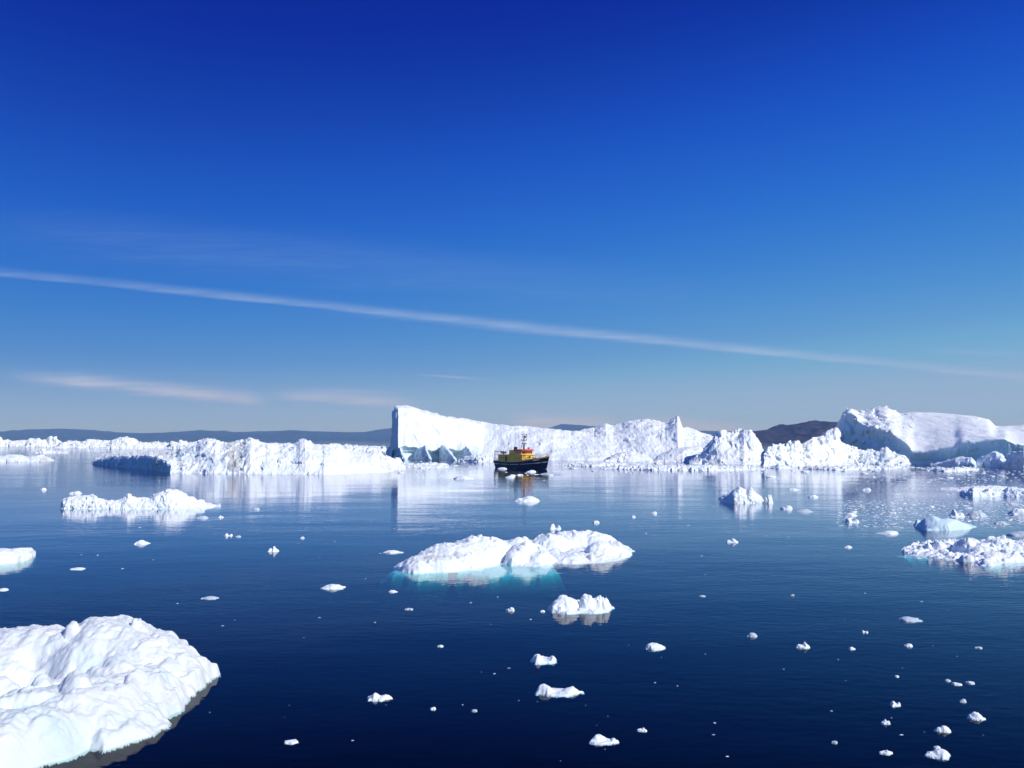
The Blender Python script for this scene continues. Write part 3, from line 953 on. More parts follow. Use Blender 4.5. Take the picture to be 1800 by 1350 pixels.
# ---- foreground floe, lower left
tag(floe('ice_floe',
         [(374, 1186), (356, 1208), (336, 1226), (325, 1250), (302, 1261), (286, 1280), (260, 1296), (220, 1312), (186, 1322), (164, 1316),
          (144, 1324), (112, 1334), (80, 1341), (54, 1350), (-60, 1385), (-300, 1420), (-420, 1300), (-400, 1170), (-200, 1132), (60, 1130), (200, 1134), (285, 1146), (345, 1166)],
         [(195, 1092, 2.6, 3.0, 1.80, 0, 2), (262, 1112, 2.4, 3.2, 1.45, 0, 2), (305, 1136, 2.2, 2.6, 1.10, 0, 2), (345, 1166, 1.4, 1.8, .62, 0, 2),
          (60, 1104, 4.5, 2.4, 1.62, 0, 2), (-70, 1108, 5, 3, 1.6, 0, 2),
          (250, 1182, 2.8, 2.8, 1.02, 25, 2.0), (165, 1190, 3.0, 2.4, 1.15, 28, 1.9), (90, 1208, 3.4, 2.4, 1.15, 28, 1.9), (0, 1250, 3.4, 2.4, 1.12, 28, 1.9),
          (215, 1225, 2.8, 2.4, .62, 25, 1.9), (120, 1262, 3.2, 2.4, .66, 25, 1.9), (40, 1295, 3.2, 2.4, .66, 25, 1.9),
          ],
         .04, M_FORE, base_h=.34, edge=.7, noise=[('billow', .20, 2.2), ('billow', .13, .8), ('ridge', .07, .9), ('fbm', .06, .4), ('fbm', .035, .14)],
         bumps=[(122, 1097, 1.55, .24, .26, .34, 0), (241, 1096, 1.5, .22, .3, .22, 0), (258, 1099, 1.45, .26, .3, .20, 0), (76, 1140, 1.4, .42, .65, .36, 20), (103, 1128, 1.45, .55, .5, .28, 20),
                (130, 1168, 1.25, .42, .50, .42, 30), (50, 1152, 1.35, .6, .5, .22, 25), (25, 1172, 1.2, .85, .6, .30, 20), (18, 1205, 1.1, 1.1, .5, .30, 25), (-20, 1140, 1.4, .9, .7, .2, 0),
                (168, 1128, 1.6, .42, .32, .14, 10), (190, 1144, 1.5, .65, .38, .18, 10), (222, 1148, 1.4, .6, .38, .18, 10), (262, 1130, 1.4, .22, .26, .20, 0), (205, 1122, 1.6, .45, .3, .12, 0), (150, 1150, 1.4, .5, .4, .16, 20),
                (285, 1121, 1.3, .2, .25, .12, 0), (300, 1128, 1.2, .18, .25, .12, 0), (318, 1142, 1.0, .2, .25, .12, 0), (240, 1165, 1.3, .3, .5, .16, 0), (60, 1185, 1.1, .5, .4, .2, 20), (5, 1140, 1.4, .5, .5, .2, 0)],
         seed=31.0, ledge=1.2, under=9,  warp=.30, k=.10,
         cuts=[(95, 1262, 1.6, .5, .42, 28), (40, 1290, 1.6, .5, .40, 28), (150, 1235, .9, .4, .5, 28), (300, 1245, .35, 1.6, .22, -12), (60, 1210, .5, .4, .4, 0), (78, 1258, .55, .32, .55, 20), (118, 1248, .5, .3, .5, 20), (40, 1225, .4, .3, .45, 0)],
         shade_tints=[(120, 1330, .9, .5), (10, 1290, .8, .5), (40, 1250, .7, .35)], dirts=[(298, 1250, .28, .5)]),  # blue spots put shade into the colour of the hollows
    'large lumpy snow-covered ice floe filling the lower left corner', 'ice floe')

# ---- middle floe
tag(floe('ice_floe',
         [(694, 996), (706, 1004), (730, 1007), (780, 1006), (850, 1000), (880, 991), (900, 994), (940, 996), (968, 996), (972, 989), (1005, 991), (1050, 989), (1085, 985), (1105, 977), (1114, 969),
          (1108, 962), (1080, 957), (1020, 952), (960, 950), (900, 954), (850, 956), (790, 966), (740, 980)],
         [(842, 944, 2.8, 3.4, 1.42, 0, 2.2), (800, 957, 2.8, 3.2, 1.16, 20, 2.2), (762, 974, 2.4, 2.6, .82, 25, 2.2), (724, 990, 1.6, 1.6, .40, 25, 2), (866, 950, 1.8, 2.6, 1.22, 0, 2),
          (924, 955, 1.5, 2.6, 1.10, -8, 2.2), (948, 966, 1.2, 1.8, .80, -10, 2), (905, 968, 1.0, 1.6, .75, 0, 2),
          (915, 946, 1.6, 1.2, 1.10, 0, 2), (970, 940, 1.8, 1.4, 1.15, 0, 2.4), (1012, 933, 2.2, 1.8, 1.22, 0, 2.4), (1050, 937, 1.6, 1.4, 1.10, 0, 2.2),
          (1056, 953, 1.3, 1.6, .95, -15, 2.2), (1080, 952, 1.4, 1.5, .80, 0, 2.2), (1100, 961, 1.0, 1.1, .45, 0, 2), (995, 975, 2.0, 1.4, .40, 0, 2)],
         .05, M_FLOE, base_h=.22, edge=.4, noise=[('billow', .14, 1.5), ('facet', .08, .7), ('ridge', .07, .8), ('fbm', .05, .35), ('fbm', .025, .14)],
         bumps=[(829, 943, 1.4, .22, .25, .18, 0), (842, 938, 1.4, .20, .25, .30, 0), (851, 941, 1.4, .25, .25, .20, 0), (836, 942, 1.4, .2, .25, .2, 0), (874, 948, 1.2, .25, .3, .16, 0), (905, 946, 1.1, .3, .3, .2, 0),
                (922, 938, 1.1, .3, .3, .26, 0), (992, 932, 1.2, .26, .3, .2, 0), (1036, 932, 1.1, .25, .3, .18, 0), (950, 939, 1.1, .35, .3, .2, 0), (968, 936, 1.15, .3, .3, .2, 0), (1065, 948, .9, .3, .4, .15, 0), (1040, 955, .9, .25, .4, .25, 0), (925, 952, 1.05, .3, .5, .22, 0)],
         seed=35.0, ledge=4.0, under=30, shelves=[(712, 1003, 1.4, 1.5, .07), (740, 1007, 1.3, 1.2, .12), (905, 999, 2.2, 2.4, .07), (948, 1002, 1.3, 1.4, .09), (862, 1004, 1.5, 1.5, .09)], warp=.22, k=.10, cuts=[(884, 990, .22, 1.6, .5, -10)],
         dirts=[(760, 1000, .55, 1.0), (782, 998, .4, .8), (803, 996, .25, .6), (1040, 985, .8, .35), (1095, 973, .5, .5)]),
    'dirty-flanked white floe with two humps and a turquoise underwater ledge in mid picture', 'ice floe')

# ---- right floe
tag(floe('ice_floe',
         [(1581, 969), (1600, 976), (1640, 981), (1690, 987), (1712, 988), (1725, 994), (1746, 995), (1765, 990), (1800, 989), (1900, 986), (1980, 975), (1960, 958), (1800, 954), (1700, 956), (1620, 958), (1588, 963)],
         [(1703, 944, 1.3, 1.8, 1.22, 0, 2), (1752, 948, 2.0, 2.0, 1.05, 0, 2.2), (1725, 955, 1.6, 1.6, .88, 0, 2), (1658, 952, 1.5, 1.3, .72, 0, 2), (1625, 957, 1.2, 1.2, .48, 0, 2), (1600, 963, .9, .9, .28, 0, 2),
          (1790, 957, 2.0, 1.9, .78, 0, 2), (1840, 953, 2.3, 2.0, .9, 0, 2), (1900, 957, 2.4, 2.0, .8, 0, 2), (1745, 972, 1.5, 1.4, .46, 0, 2), (1780, 973, 1.6, 1.4, .42, 0, 2)],
         .05, M_FLOE, base_h=.22, edge=.35, noise=[('billow', .22, 1.0), ('facet', .16, .7), ('ridge', .08, .6), ('fbm', .06, .35), ('fbm', .03, .15)],
         bumps=[(1632, 951, .55, .20, .22, .28, 0), (1618, 955, .45, .3, .3, .16, 0), (1648, 949, .7, .3, .3, .16, 0), (1700, 943, 1.15, .4, .5, .2, 0), (1745, 946, 1.0, .45, .5, .16, 0), (1764, 949, .95, .4, .5, .16, 0), (1722, 980, .2, .35, .35, .36, 0), (1690, 970, .35, .4, .4, .25, 0), (1665, 967, .3, .3, .4, .2, 0), (1768, 965, .5, .4, .5, .2, 0), (1795, 975, .35, .5, .4, .25, 0)],
         seed=37.0, ledge=1.0, under=6, shelves=[(1605, 977, 1.5, 1.2, .06), (1790, 992, 2, 1.2, .06)], warp=.22, k=.10, dirts=[(1640, 975, .8, .35)]),
    'lumpy white floe with a tall knob at the right edge, nearest on that side', 'ice floe')

# ---- double-humped small floe
tag(floe('ice_floe', [(964, 1068), (970, 1075), (995, 1079), (1020, 1077), (1045, 1078), (1070, 1075), (1079, 1068), (1070, 1060), (1030, 1057), (985, 1058)],
         [(992, 1048, .85, .60, .62, 0, 2.2), (978, 1060, .55, .5, .36, 0, 2.2), (1032, 1047, .50, .5, .66, 0, 2.2), (1050, 1050, .45, .5, .56, 0, 2.2), (1066, 1052, .36, .42, .52, 0, 2.2)],
         .022, M_FLOE, base_h=.10, edge=.14, noise=[('billow', .08, .45), ('facet', .05, .3), ('fbm', .03, .2), ('fbm', .015, .08)], bumps=[(1058, 1047, .55, .12, .14, .10, 0), (1025, 1046, .6, .2, .2, .06, 0)], seed=41.0, ledge=.35, under=1.2,  warp=.1, k=.04),
    'small white floe with two rounded humps below the dirty-flanked middle floe', 'ice floe')

# ---- pale blue lens
tag(floe('ice_floe', [(1601, 919), (1610, 927), (1630, 932), (1670, 932.5), (1700, 930), (1718, 926), (1700, 920), (1660, 917), (1615, 916)],
         [(1640, 906, 1.5, 1.8, 1.15, 0, 1.7), (1665, 911, 2.2, 1.6, .95, 0, 2), (1692, 919, 1.6, 1.2, .5, 0, 2), (1611, 912, .5, .5, .62, 0, 2), (1625, 916, .9, .8, .6, 0, 2)],
         .045, M_CLEAR, base_h=.12, edge=.3, noise=[('ridge', .10, 1.6), ('fbm', .05, .6)], seed=43.0, ledge=.8, under=.4, warp=.15, k=.1),
    'smooth pale blue lens-shaped ice floe behind the tall-knobbed right floe', 'ice floe')

# ---- side-on floes
SEC = [(0, 0), (.06, .25), (.16, .5), (.4, .8), (.7, .95), (1, 1)]
DSP = [('fbm', .16, 2.0, (1, 1, 1)), ('facet', .14, .8, (1, 1, 1)), ('billow', .12, .6, (1, 1, 1)), ('fbm', .04, .2, (1, 1, 1))]
tag(prof('ice_floe', [(108, 894), (200, 895), (300, 894.5), (350, 893), (388, 891.5)],
         [(108, 893), (111, 878), (118, 874), (150, 872), (163, 870.5), (168, 872), (172, 878), (195, 880), (210, 879.5), (219, 873), (225, 868), (230, 870.5), (240, 874), (264, 875), (270, 868.5), (280, 865), (290, 862),
          (308, 860), (316, 863), (325, 868), (345, 878), (365, 886), (388, 891)],
         2.2, 3.0, SEC, DSP, M_FLOE, du=.5, rows=60, seed=51.0, ledge=.6, jag=.8),
    'long narrow white floe with one peak, in front of the long low left berg', 'ice floe')
tag(prof('ice_floe', [(1263, 882), (1290, 884.5), (1342, 884.5)],
         [(1263, 881), (1266, 875), (1275, 870.5), (1285, 867), (1292, 861), (1299, 856.5), (1305, 856), (1309, 860), (1313, 864), (1317, 858.5), (1321, 857), (1326, 864), (1331, 869), (1337, 873), (1342, 884)],
         2.0, 2.4, SEC, DSP, M_FLOE, du=.4, rows=50, seed=53.0, ledge=.5),
    'white horned floe floating below the rough cone-shaped berg', 'ice floe')
tag(prof('ice_floe', [(1686, 871), (1710, 873.5), (1760, 872.5), (1800, 874), (1860, 872)],
         [(1686, 870), (1692, 863.5), (1700, 861.5), (1712, 856.5), (1720, 861), (1727, 863), (1738, 858), (1745, 861), (1752, 860), (1765, 863), (1772, 857), (1780, 857), (1800, 861), (1830, 858), (1860, 871)],
         2.6, 5, SEC, DSP, M_FLOE, du=.4, rows=50, seed=55.0, ledge=.5, clear=.15),
    'low floe with dark blue shaded front at the right edge, above the pale blue lens', 'ice floe')
tag(prof('ice_floe', [(1654, 861), (1700, 862.5), (1776, 861)], [(1654, 860.5), (1670, 858), (1695, 857), (1715, 855), (1750, 854), (1768, 856), (1776, 860.5)],
         3, 5, SEC, [('fbm', .08, 2, (1, 1, 1)), ('facet', .1, .8, (1, 1, 1))], M_FLOE, du=.5, rows=30, seed=56.0, ledge=.5),
    'thin flat ice sheet just behind the low dark-fronted floe at the right', 'ice floe')
tag(prof('ice_floe', [(-80, 985), (-40, 990), (0, 991.5), (30, 988.5), (55, 982), (63, 976)],
         [(-80, 980), (-50, 966), (0, 965), (17, 966), (36, 963), (48, 963.5), (55, 965.5), (63, 974.5)],
         1.4, 2.2, [(0, 0), (.1, .4), (.25, .66), (.5, .86), (.75, .96), (1, 1)], [('billow', .12, .8, (1, 1, 1)), ('fbm', .06, .4, (1, 1, 1)), ('fbm', .03, .15, (1, 1, 1))], M_FLOE, du=.5, rows=50, seed=57.0, ledge=.3),
    'rounded white floe cut by the left edge, halfway up the water', 'ice floe')
# flat brash sheets along the foot of the bergs
for i, (lab, wat, tp) in enumerate([
    ('thin ragged ice sheet right of the boat at the foot of the long berg', [(975, 818), (1040, 820), (1110, 819)], [(975, 817.5), (1000, 815.5), (1040, 816), (1080, 814), (1110, 818.5)]),
    ('longest flat ragged ice sheet below the smooth foot mound of the long berg', [(1054, 824), (1150, 827), (1250, 827.5), (1346, 826)], [(1054, 823.5), (1080, 820), (1120, 818), (1180, 819), (1240, 818), (1290, 821), (1305, 819), (1320, 822), (1346, 825.5)]),
    ('flat ice sheet at the foot of the crumbling rubble hill', [(1405, 824), (1470, 826.5), (1540, 825), (1590, 824)], [(1405, 823.5), (1430, 820), (1480, 820.5), (1530, 819), (1570, 820.5), (1590, 823.5)]),
    ('small flat ice sheet under the dark cave of the rubble hill', [(1350, 823), (1370, 824), (1392, 823)], [(1350, 822.6), (1360, 819), (1375, 818.5), (1392, 822.5)]),
    ('flat crumbly ice sheet below the low shaded ice block', [(1618, 826), (1660, 829), (1700, 828), (1720, 826)], [(1618, 825.5), (1640, 822), (1665, 823.5), (1690, 821), (1720, 825.5)]),
    ('ragged low ice strip between the long left berg and the tall upright end', [(700, 819), (730, 820.5), (789, 820)], [(700, 818.5), (712, 814), (730, 816), (752, 815), (765, 813), (780, 815), (789, 819.5)]),
    ('low ice heap beside the blue undercut foot of the long berg', [(806, 811), (840, 812), (872, 812)], [(806, 810.5), (815, 804), (830, 800), (850, 799.5), (872, 804)]),
    ('low pale ice strip with small hump left of the boat', [(715, 822), (740, 823), (788, 822.5)], [(715, 821.5), (735, 819.5), (760, 820.5), (770, 818.5), (788, 822)]),
]):
    tag(prof('ice_floe', wat, tp, 6, 10, SEC, [('fbm', .12, 3, (1, 1, 1)), ('facet', .35, 1.2, (1, 1, 1)), ('billow', .25, .8, (1, 1, 1))], M_BERG, du=.5, rows=30, seed=60.0 + i, ledge=.8, jag=.8),
        lab, 'ice floe', 'flat ice sheets along the foot of the bergs')

# ------------------------------------------------------------------ small drifting pieces, one by one
def growler(label, u0, u1, vt, vb, style='lump', seed=0, mat=None, group=None):
    rnd = random.Random(seed * 7 + 1)
    uc = (u0 + u1) / 2
    Yf = float(depth_at(vb))
    px = FPX / Yf
    w = (u1 - u0) / px
    hpx = max(vb - vt, 1.0)
    share = .55 if style != 'flat' else .75
    dep = min(.8 * w, share * hpx * Yf * Yf / (CAM_H * FPX))
    dep = max(dep, .22 * w)
    Yc = Yf + dep / 2
    h = max(float(z_at(vt, Yc)), .04 * w) * .68
    cx = float(x_at(uc, Yc))
    n = 11
    poly = []
    for i in range(n):
        a = 2 * math.pi * i / n
        k = rnd.uniform(.70, 1.12)
        poly.append((cx + math.cos(a) * w / 2 * k, Yc + math.sin(a) * dep / 2 * k))
    dm = []
    if style == 'flat':
        dm = [(cx + rnd.uniform(-.1, .1) * w, Yc, w * .42, dep * .45, h, 0, 2.4)]
    elif style == 'lump':
        dm = [(cx + rnd.uniform(-.12, .12) * w, Yc, w * .38, dep * .46, h, 0, 2.2),
              (cx - .25 * w, Yc, w * .22, dep * .35, h * rnd.uniform(.5, .8), 0, 2), (cx + .25 * w, Yc, w * .22, dep * .35, h * rnd.uniform(.4, .7), 0, 2)]
    elif style == 'peak':
        s = rnd.choice((-1, 1))
        dm = [(cx + s * .12 * w, Yc, w * .18, dep * .4, h, 0, 1.6), (cx - s * .22 * w, Yc, w * .25, dep * .4, h * .55, 0, 2), (cx + s * .3 * w, Yc, w * .18, dep * .3, h * .45, 0, 2)]
    elif style == 'double':
        dm = [(cx - .24 * w, Yc, w * .24, dep * .42, h, 0, 2.3), (cx + .3 * w, Yc, w * .17, dep * .36, h * .75, 0, 2.2), (cx + .05 * w, Yc, w * .2, dep * .3, h * .2, 0, 2)]
    elif style == 'fish':
        dm = [(cx - .15 * w, Yc + .1 * dep, w * .34, dep * .36, h, 0, 2.2), (cx + .38 * w, Yc - .05 * dep, w * .10, dep * .3, h * .6, 0, 2), (cx + .2 * w, Yc, w * .14, dep * .12, h * .3, 0, 2)]
    mat = mat or (M_GREY if style == 'flat' and rnd.random() < .5 else M_BRASH)
    o = floe('growler', None, dm, w / 44, mat, base_h=h * .16, edge=w * .06,
             noise=[('billow', h * .18, w * .22), ('fbm', h * .12, w * .10), ('fbm', h * .05, w * .04)],
             seed=100.0 + seed * 1.7, ledge=w * .06, under=w * .6, warp=w * .15, k=h * .10, outline_m=poly)
    return tag(o, label, 'growler', group or 'small ice pieces drifting on open water')


GROW = [
    ('almond-shaped white ice piece left of the middle floe', 563, 606, 1024.5, 1036, 'flat'),
    ('thin white ice sliver above the foreground floe, left of centre', 356, 383, 1047, 1053.5, 'flat'),
    ('tiny ice sliver just below the left tip of the middle floe', 683, 698, 1036, 1041.5, 'flat'),
    ('flat ice sliver left of the middle floe, above its tip', 673, 706, 965.5, 972.5, 'flat'),
    ('pointed white ice piece floating alone left of centre', 470, 491, 956.5, 970, 'peak'),
    ('knobbly ice piece below the long narrow floe with one peak', 235, 263, 947.5, 957, 'lump'),
    ('small flat ice piece above the long narrow peaked floe', 122, 145, 861, 868.5, 'lump'),
    ('tiny ice piece near the left edge, above the long narrow floe', 70, 83, 856, 861.5, 'flat'),
    ('pair-like small ice piece on the water left of the pointed piece', 394, 409, 935.5, 942.5, 'double'),
    ('tiny low ice speck just right of the pair-like piece', 414, 425, 940.5, 944, 'flat'),
    ('small ice piece to the right of the long narrow peaked floe', 442, 458, 891, 896.5, 'flat'),
    ('flat ice piece under the right tip of the long narrow peaked floe', 342, 366, 905, 911.5, 'flat'),
    ('tiny ice piece beside the flat one under the narrow floe tip', 384, 393, 904.5, 910, 'peak'),
    ('thin ice sliver right of the rounded floe at the left edge', 125, 150, 996.5, 1001.5, 'flat'),
    ('ice sliver cut by the left edge above the foreground floe', -6, 16, 1033, 1038.5, 'flat'),
    ('tiny speck of ice alone on the water left of the middle floe', 528, 536, 942, 946.5, 'flat'),
    ('lumpy grey and white ice piece just behind the middle floe', 962, 989, 917.5, 931, 'double'),
    ('small ice piece behind the right end of the middle floe', 1041, 1055, 913.5, 919.5, 'lump'),
    ('small ice piece below the horn reflection of the long berg', 1142, 1157, 897.5, 903.5, 'lump'),
    ('tiny ice speck left of the piece below the horn reflection', 1109, 1118, 905, 909.5, 'flat'),
    ('ice piece with a raised right end, alone right of the middle floe', 1274, 1298, 943, 954, 'peak'),
    ('flat ice piece left of the pale blue lens', 1540, 1581, 930.5, 939.5, 'flat'),
    ('two-lobed small ice piece left of the grey brash patch', 1485, 1512, 908, 919, 'double'),
    ('small ice piece above the two-lobed one by the brash patch', 1486, 1510, 899.5, 907, 'lump'),
    ('flat ice piece on the reflection of the rubble hill', 1382, 1409, 856.5, 862, 'flat'),
    ('block-like small ice piece on the dark reflection of the slab cliff', 1513, 1531, 856, 862, 'lump'),
    ('low ice piece right of the horned floe, higher up', 1421, 1441, 868.5, 875, 'lump'),
    ('rounded ice piece just right of the horned floe', 1368, 1397, 886, 895.5, 'lump'),
    ('flat ice piece right of the rounded one by the horned floe', 1396, 1431, 893, 900.5, 'flat'),
    ('upright ice lump touching the right side of the horned floe', 1341, 1361, 864, 885, 'lump'),
    ('white mound of ice on the reflection of the boat', 903, 949, 869, 882, 'lump'),
    ('flat-topped ice piece left of the boat on the pale reflection', 796, 836, 834.5, 842.5, 'lump'),
    ('tilted white ice slab behind the pale blue lens', 1664, 1698, 889, 909, 'peak'),
    ('flat white ice piece right of the tilted slab behind the lens', 1697, 1742, 895, 909, 'flat'),
    ('greyish ice piece at the right edge above the tall-knobbed floe', 1768, 1815, 889, 905, 'lump'),
    ('flat ice piece at the right edge behind the tall-knobbed floe', 1766, 1830, 931, 943, 'flat'),
    ('small ice piece right of the pale blue lens', 1748, 1775, 914, 922, 'flat'),
    ('small round ice piece left of the double-humped floe', 889, 907, 1065, 1074.5, 'lump'),
    ('tiny ice speck touching the left of the double-humped floe', 948, 959, 1071, 1076, 'flat'),
    ('faint low ice sliver left of the small round piece', 711, 728, 1068, 1072.5, 'flat'),
    ('smooth twin-lobed ice piece below the double-humped floe', 933, 989, 1145, 1167, 'double'),
    ('fat white ice piece with a small tail lump, lower centre', 940, 1020, 1198, 1224, 'double'),
    ('ragged ice piece with an arm on the left, lower centre left', 645, 685, 1213, 1232, 'peak'),
    ('fish-shaped ice piece near the bottom right of centre', 1034, 1083, 1288, 1308, 'fish'),
    ('small ice piece right of the fish-shaped one', 1120, 1136, 1276.5, 1286, 'peak'),
    ('tiny ice speck right of the ragged armed piece', 757, 766, 1241, 1248, 'lump'),
    ('faint tiny ice speck left of the fat tailed piece', 830, 839, 1246, 1251, 'flat'),
    ('ice sliver near the bottom edge right of the foreground floe', 500, 524, 1300, 1308, 'flat'),
    ('flat ice piece with a pale sunken front, right of lower centre', 1129, 1172, 1127, 1142, 'flat'),
    ('small ice piece left of the star-shaped one', 1313, 1332, 1110, 1120, 'flat'),
    ('star-shaped ragged ice piece in the right half', 1399, 1424, 1124, 1140, 'peak'),
    ('tiny ice speck right of the star-shaped piece', 1491, 1504, 1135.5, 1142, 'flat'),
    ('tiny ice speck upper right of the star-shaped piece', 1514, 1526, 1106, 1113, 'double'),
    ('thin wedge-shaped ice piece in the right half', 1577, 1619, 1082.5, 1093, 'flat'),
    ('small ice piece below the thin wedge', 1590, 1605, 1129.5, 1137, 'flat'),
    ('tiny ice sliver far right below the wedge', 1714, 1727, 1136, 1140.5, 'flat'),
    ('bone-shaped ice piece in the lower right', 1561, 1586, 1229.5, 1242, 'double'),
    ('small triangular ice piece below the bone-shaped one', 1550, 1565, 1260.5, 1273, 'peak'),
    ('crumpled ice piece in the lower right above the fat bottom one', 1643, 1670, 1272.5, 1288, 'lump'),
    ('broad crumpled ice piece nearest the right edge, lower right', 1696, 1731, 1247, 1266, 'lump'),
    ('fat smooth ice piece at the bottom right', 1628, 1670, 1313, 1334, 'lump'),
    ('tiny ice lump just above the fat bottom right piece', 1641, 1653, 1309, 1317, 'lump'),
    ('small ice piece left of the fat bottom right piece', 1547, 1568, 1316.5, 1327, 'peak'),
    ('small ice piece above the broad crumpled one', 1686, 1701, 1226.5, 1235, 'flat'),
    ('twin tiny ice specks in the right part, upper one of a cluster', 1672, 1690, 1198, 1205, 'double'),
    ('tiny ice speck at the upper left of the right-hand cluster', 1661, 1671, 1192.5, 1198, 'flat'),
    ('tiny ice specks at the right of the right-hand cluster', 1698, 1714, 1196, 1202.5, 'double'),
    ('lone tiny ice speck left of the right-hand cluster', 1573, 1581, 1186, 1190.5, 'flat'),
    ('faint ice speck near the bottom, left of the small triangular piece', 1462, 1472, 1301, 1307, 'flat'),
    ('faint thin ice sliver right of the double-humped floe', 1229, 1241, 1045.5, 1049, 'flat'),
    ('faint ice speck far right of the double-humped floe', 1389, 1397, 1043.5, 1047.5, 'flat'),
    ('tiny ice speck above left of the tall-knobbed floe', 1483, 1498, 957.5, 963, 'lump'),
    ('tiny ice speck above the smooth twin-lobed piece, left', 769, 780, 1132.5, 1137.5, 'flat'),
    ('low ice piece touching the stern of the boat', 873, 894, 820.5, 824.5, 'lump'),
    ('lumpy ice piece floating against the bow side of the boat', 925, 943, 825, 830, 'lump'),
    ('thin ice strip under the bow of the boat', 948, 1000, 829.5, 834.5, 'flat'),
    ('scruffy ice piece on the reflection below the stern of the boat', 886, 906, 835, 840, 'lump'),
]
for i, g in enumerate(GROW):
    growler(*g, seed=i)

# ------------------------------------------------------------------ brash: small broken pieces
def lump_proto(seed):
    rnd = np.random.default_rng(seed)
    bm = bmesh.new()
    bmesh.ops.create_icosphere(bm, subdivisions=2, radius=1.0)
    co = np.array([v.co[:] for v in bm.verts])
    sc = np.array([1.0, rnd.uniform(.5, .8), rnd.uniform(.28, .6)])
    d = 1 + .35 * fbm(co * 1.1, 3, seed * 3.3) + .22 * facets(co * 1.3, seed * 1.9)
    co = co * d[:, None] * sc
    F = np.array([[v.index for v in f.verts] for f in bm.faces])
    bm.free()
    me = mesh_np('ice_chunk', co, F, False)
    me.materials.append(M_BRASH)
    return me, co, F


PROTO = [lump_proto(i + 1) for i in range(12)]
rb = random.Random(5)
MARKS = {
    'brash under the long berg': [(0, 'in the brash belt under the long berg, right of the boat'), (1100, 'in the brash belt left of the smooth foot mound'), (1160, 'in the brash belt below the smooth foot mound'), (1260, 'in the brash belt below the rough cone berg')],
    'brash around the boat': [(0, 'on the water between the long left berg and the boat'), (870, 'on the water just below the boat'), (960, 'on the water just right of the bow')],
    'brash under the tilted slab': [(0, 'in the brash belt below the left end of the rubble hill'), (1440, 'in the brash belt below the middle of the rubble hill'), (1560, 'in the brash belt below the blue wall of the slab'), (1690, 'in the brash belt below the ice blocks at the right edge')],
    'brash patch on the right': [(0, 'in the grey brash patch left of the pale blue lens'), (1600, 'in the grey brash patch round the pale blue lens'), (1720, 'in the grey brash patch right of the pale blue lens')]}
ZONES = [
    ((1000, 1346), (812, 832), 105, (4, 15), 'small broken ice piece in the brash belt under the long berg', 'brash under the long berg'),
    ((700, 1000), (811, 838), 30, (4, 13), 'small broken ice piece on the water around the boat', 'brash around the boat'),
    ((1346, 1800), (821, 842), 80, (4, 16), 'small broken ice piece in the brash belt under the tilted slab', 'brash under the tilted slab'),
    ((1480, 1800), (884, 926), 75, (3, 13), 'small broken ice piece in the grey brash patch round the pale blue lens', 'brash patch on the right'),
]
for (ua, ub), (va, vb), cnt, (sa, sb), lab, grp in ZONES:
    for i in range(cnt):
        u = rb.uniform(ua, ub)
        t = rb.random()
        v = va + (vb - va) * (t if va > 850 else t ** 1.3)
        if grp == 'brash around the boat' and 866 < u < 972 and v < 829:
            v = rb.uniform(829, 838)
        x, Y = ground(u, v)
        s = (sa + (sb - sa) * rb.random() ** 2.5) * Y / FPX / 2
        me = rb.choice(PROTO)[0]
        o = link('ice_chunk', me, loc=(x, Y, -.05 * s))
        o.scale = (s, s, s * rb.uniform(.45, .95))
        o.rotation_euler = (0, 0, rb.uniform(-.5, .5) + rb.choice((0, math.pi)))
        near = [n_ for a_, n_ in MARKS[grp] if u >= a_][-1]
        tag(o, ('tiny' if o.scale.x * FPX / Y < 2.6 else 'small' if o.scale.x * FPX / Y < 4.5 else 'larger') + ' broken ice piece ' + near, 'ice chunk', grp)

# crumbs too small to count
def crumbs(name, zones, seed):
    rnd = random.Random(seed)
    VV, FF, n0 = [], [], 0
    for (ua, ub), (va, vb), cnt, (sa, sb) in zones:
        for i in range(cnt):
            u, v = rnd.uniform(ua, ub), va + (vb - va) * rnd.random() ** 1.2
            x, Y = ground(u, v)
            s = (sa + (sb - sa) * rnd.random() ** 2) * Y / FPX / 2
            _, co, F = rnd.choice(PROTO)
            a = rnd.uniform(0, 6.3)
            c, sn = math.cos(a), math.sin(a)
            q = co * np.array([s * 1.5, s * 1.5, s * .45])
            q = np.stack([q[:, 0] * c - q[:, 1] * sn + x, q[:, 0] * sn + q[:, 1] * c + Y, q[:, 2]], -1)
            VV.append(q); FF.append(F + n0); n0 += len(q)
    o = link(name, mesh_np(name, np.concatenate(VV), np.concatenate(FF), False), M_BRASH)
    o['kind'] = 'stuff'
    o['label'] = 'fine crumbs of brash ice floating along the foot of the bergs'
    o['category'] = 'brash ice'
    return o


crumbs('brash_ice', [((960, 1346), (811, 834), 420, (1, 4)), ((700, 960), (810, 840), 110, (1, 3)), ((1346, 1800), (820, 848), 380, (1, 4)),
                     ((1470, 1800), (880, 928), 1100, (1.2, 5)), ((1560, 1800), (838, 900), 350, (1.2, 5)), ((0, 700), (786, 800), 150, (1, 4)), ((900, 1500), (830, 880), 60, (1, 3)), ((0, 1800), (840, 1000), 90, (1, 3.5)), ((300, 1800), (1000, 1340), 60, (1.2, 4))], 3)


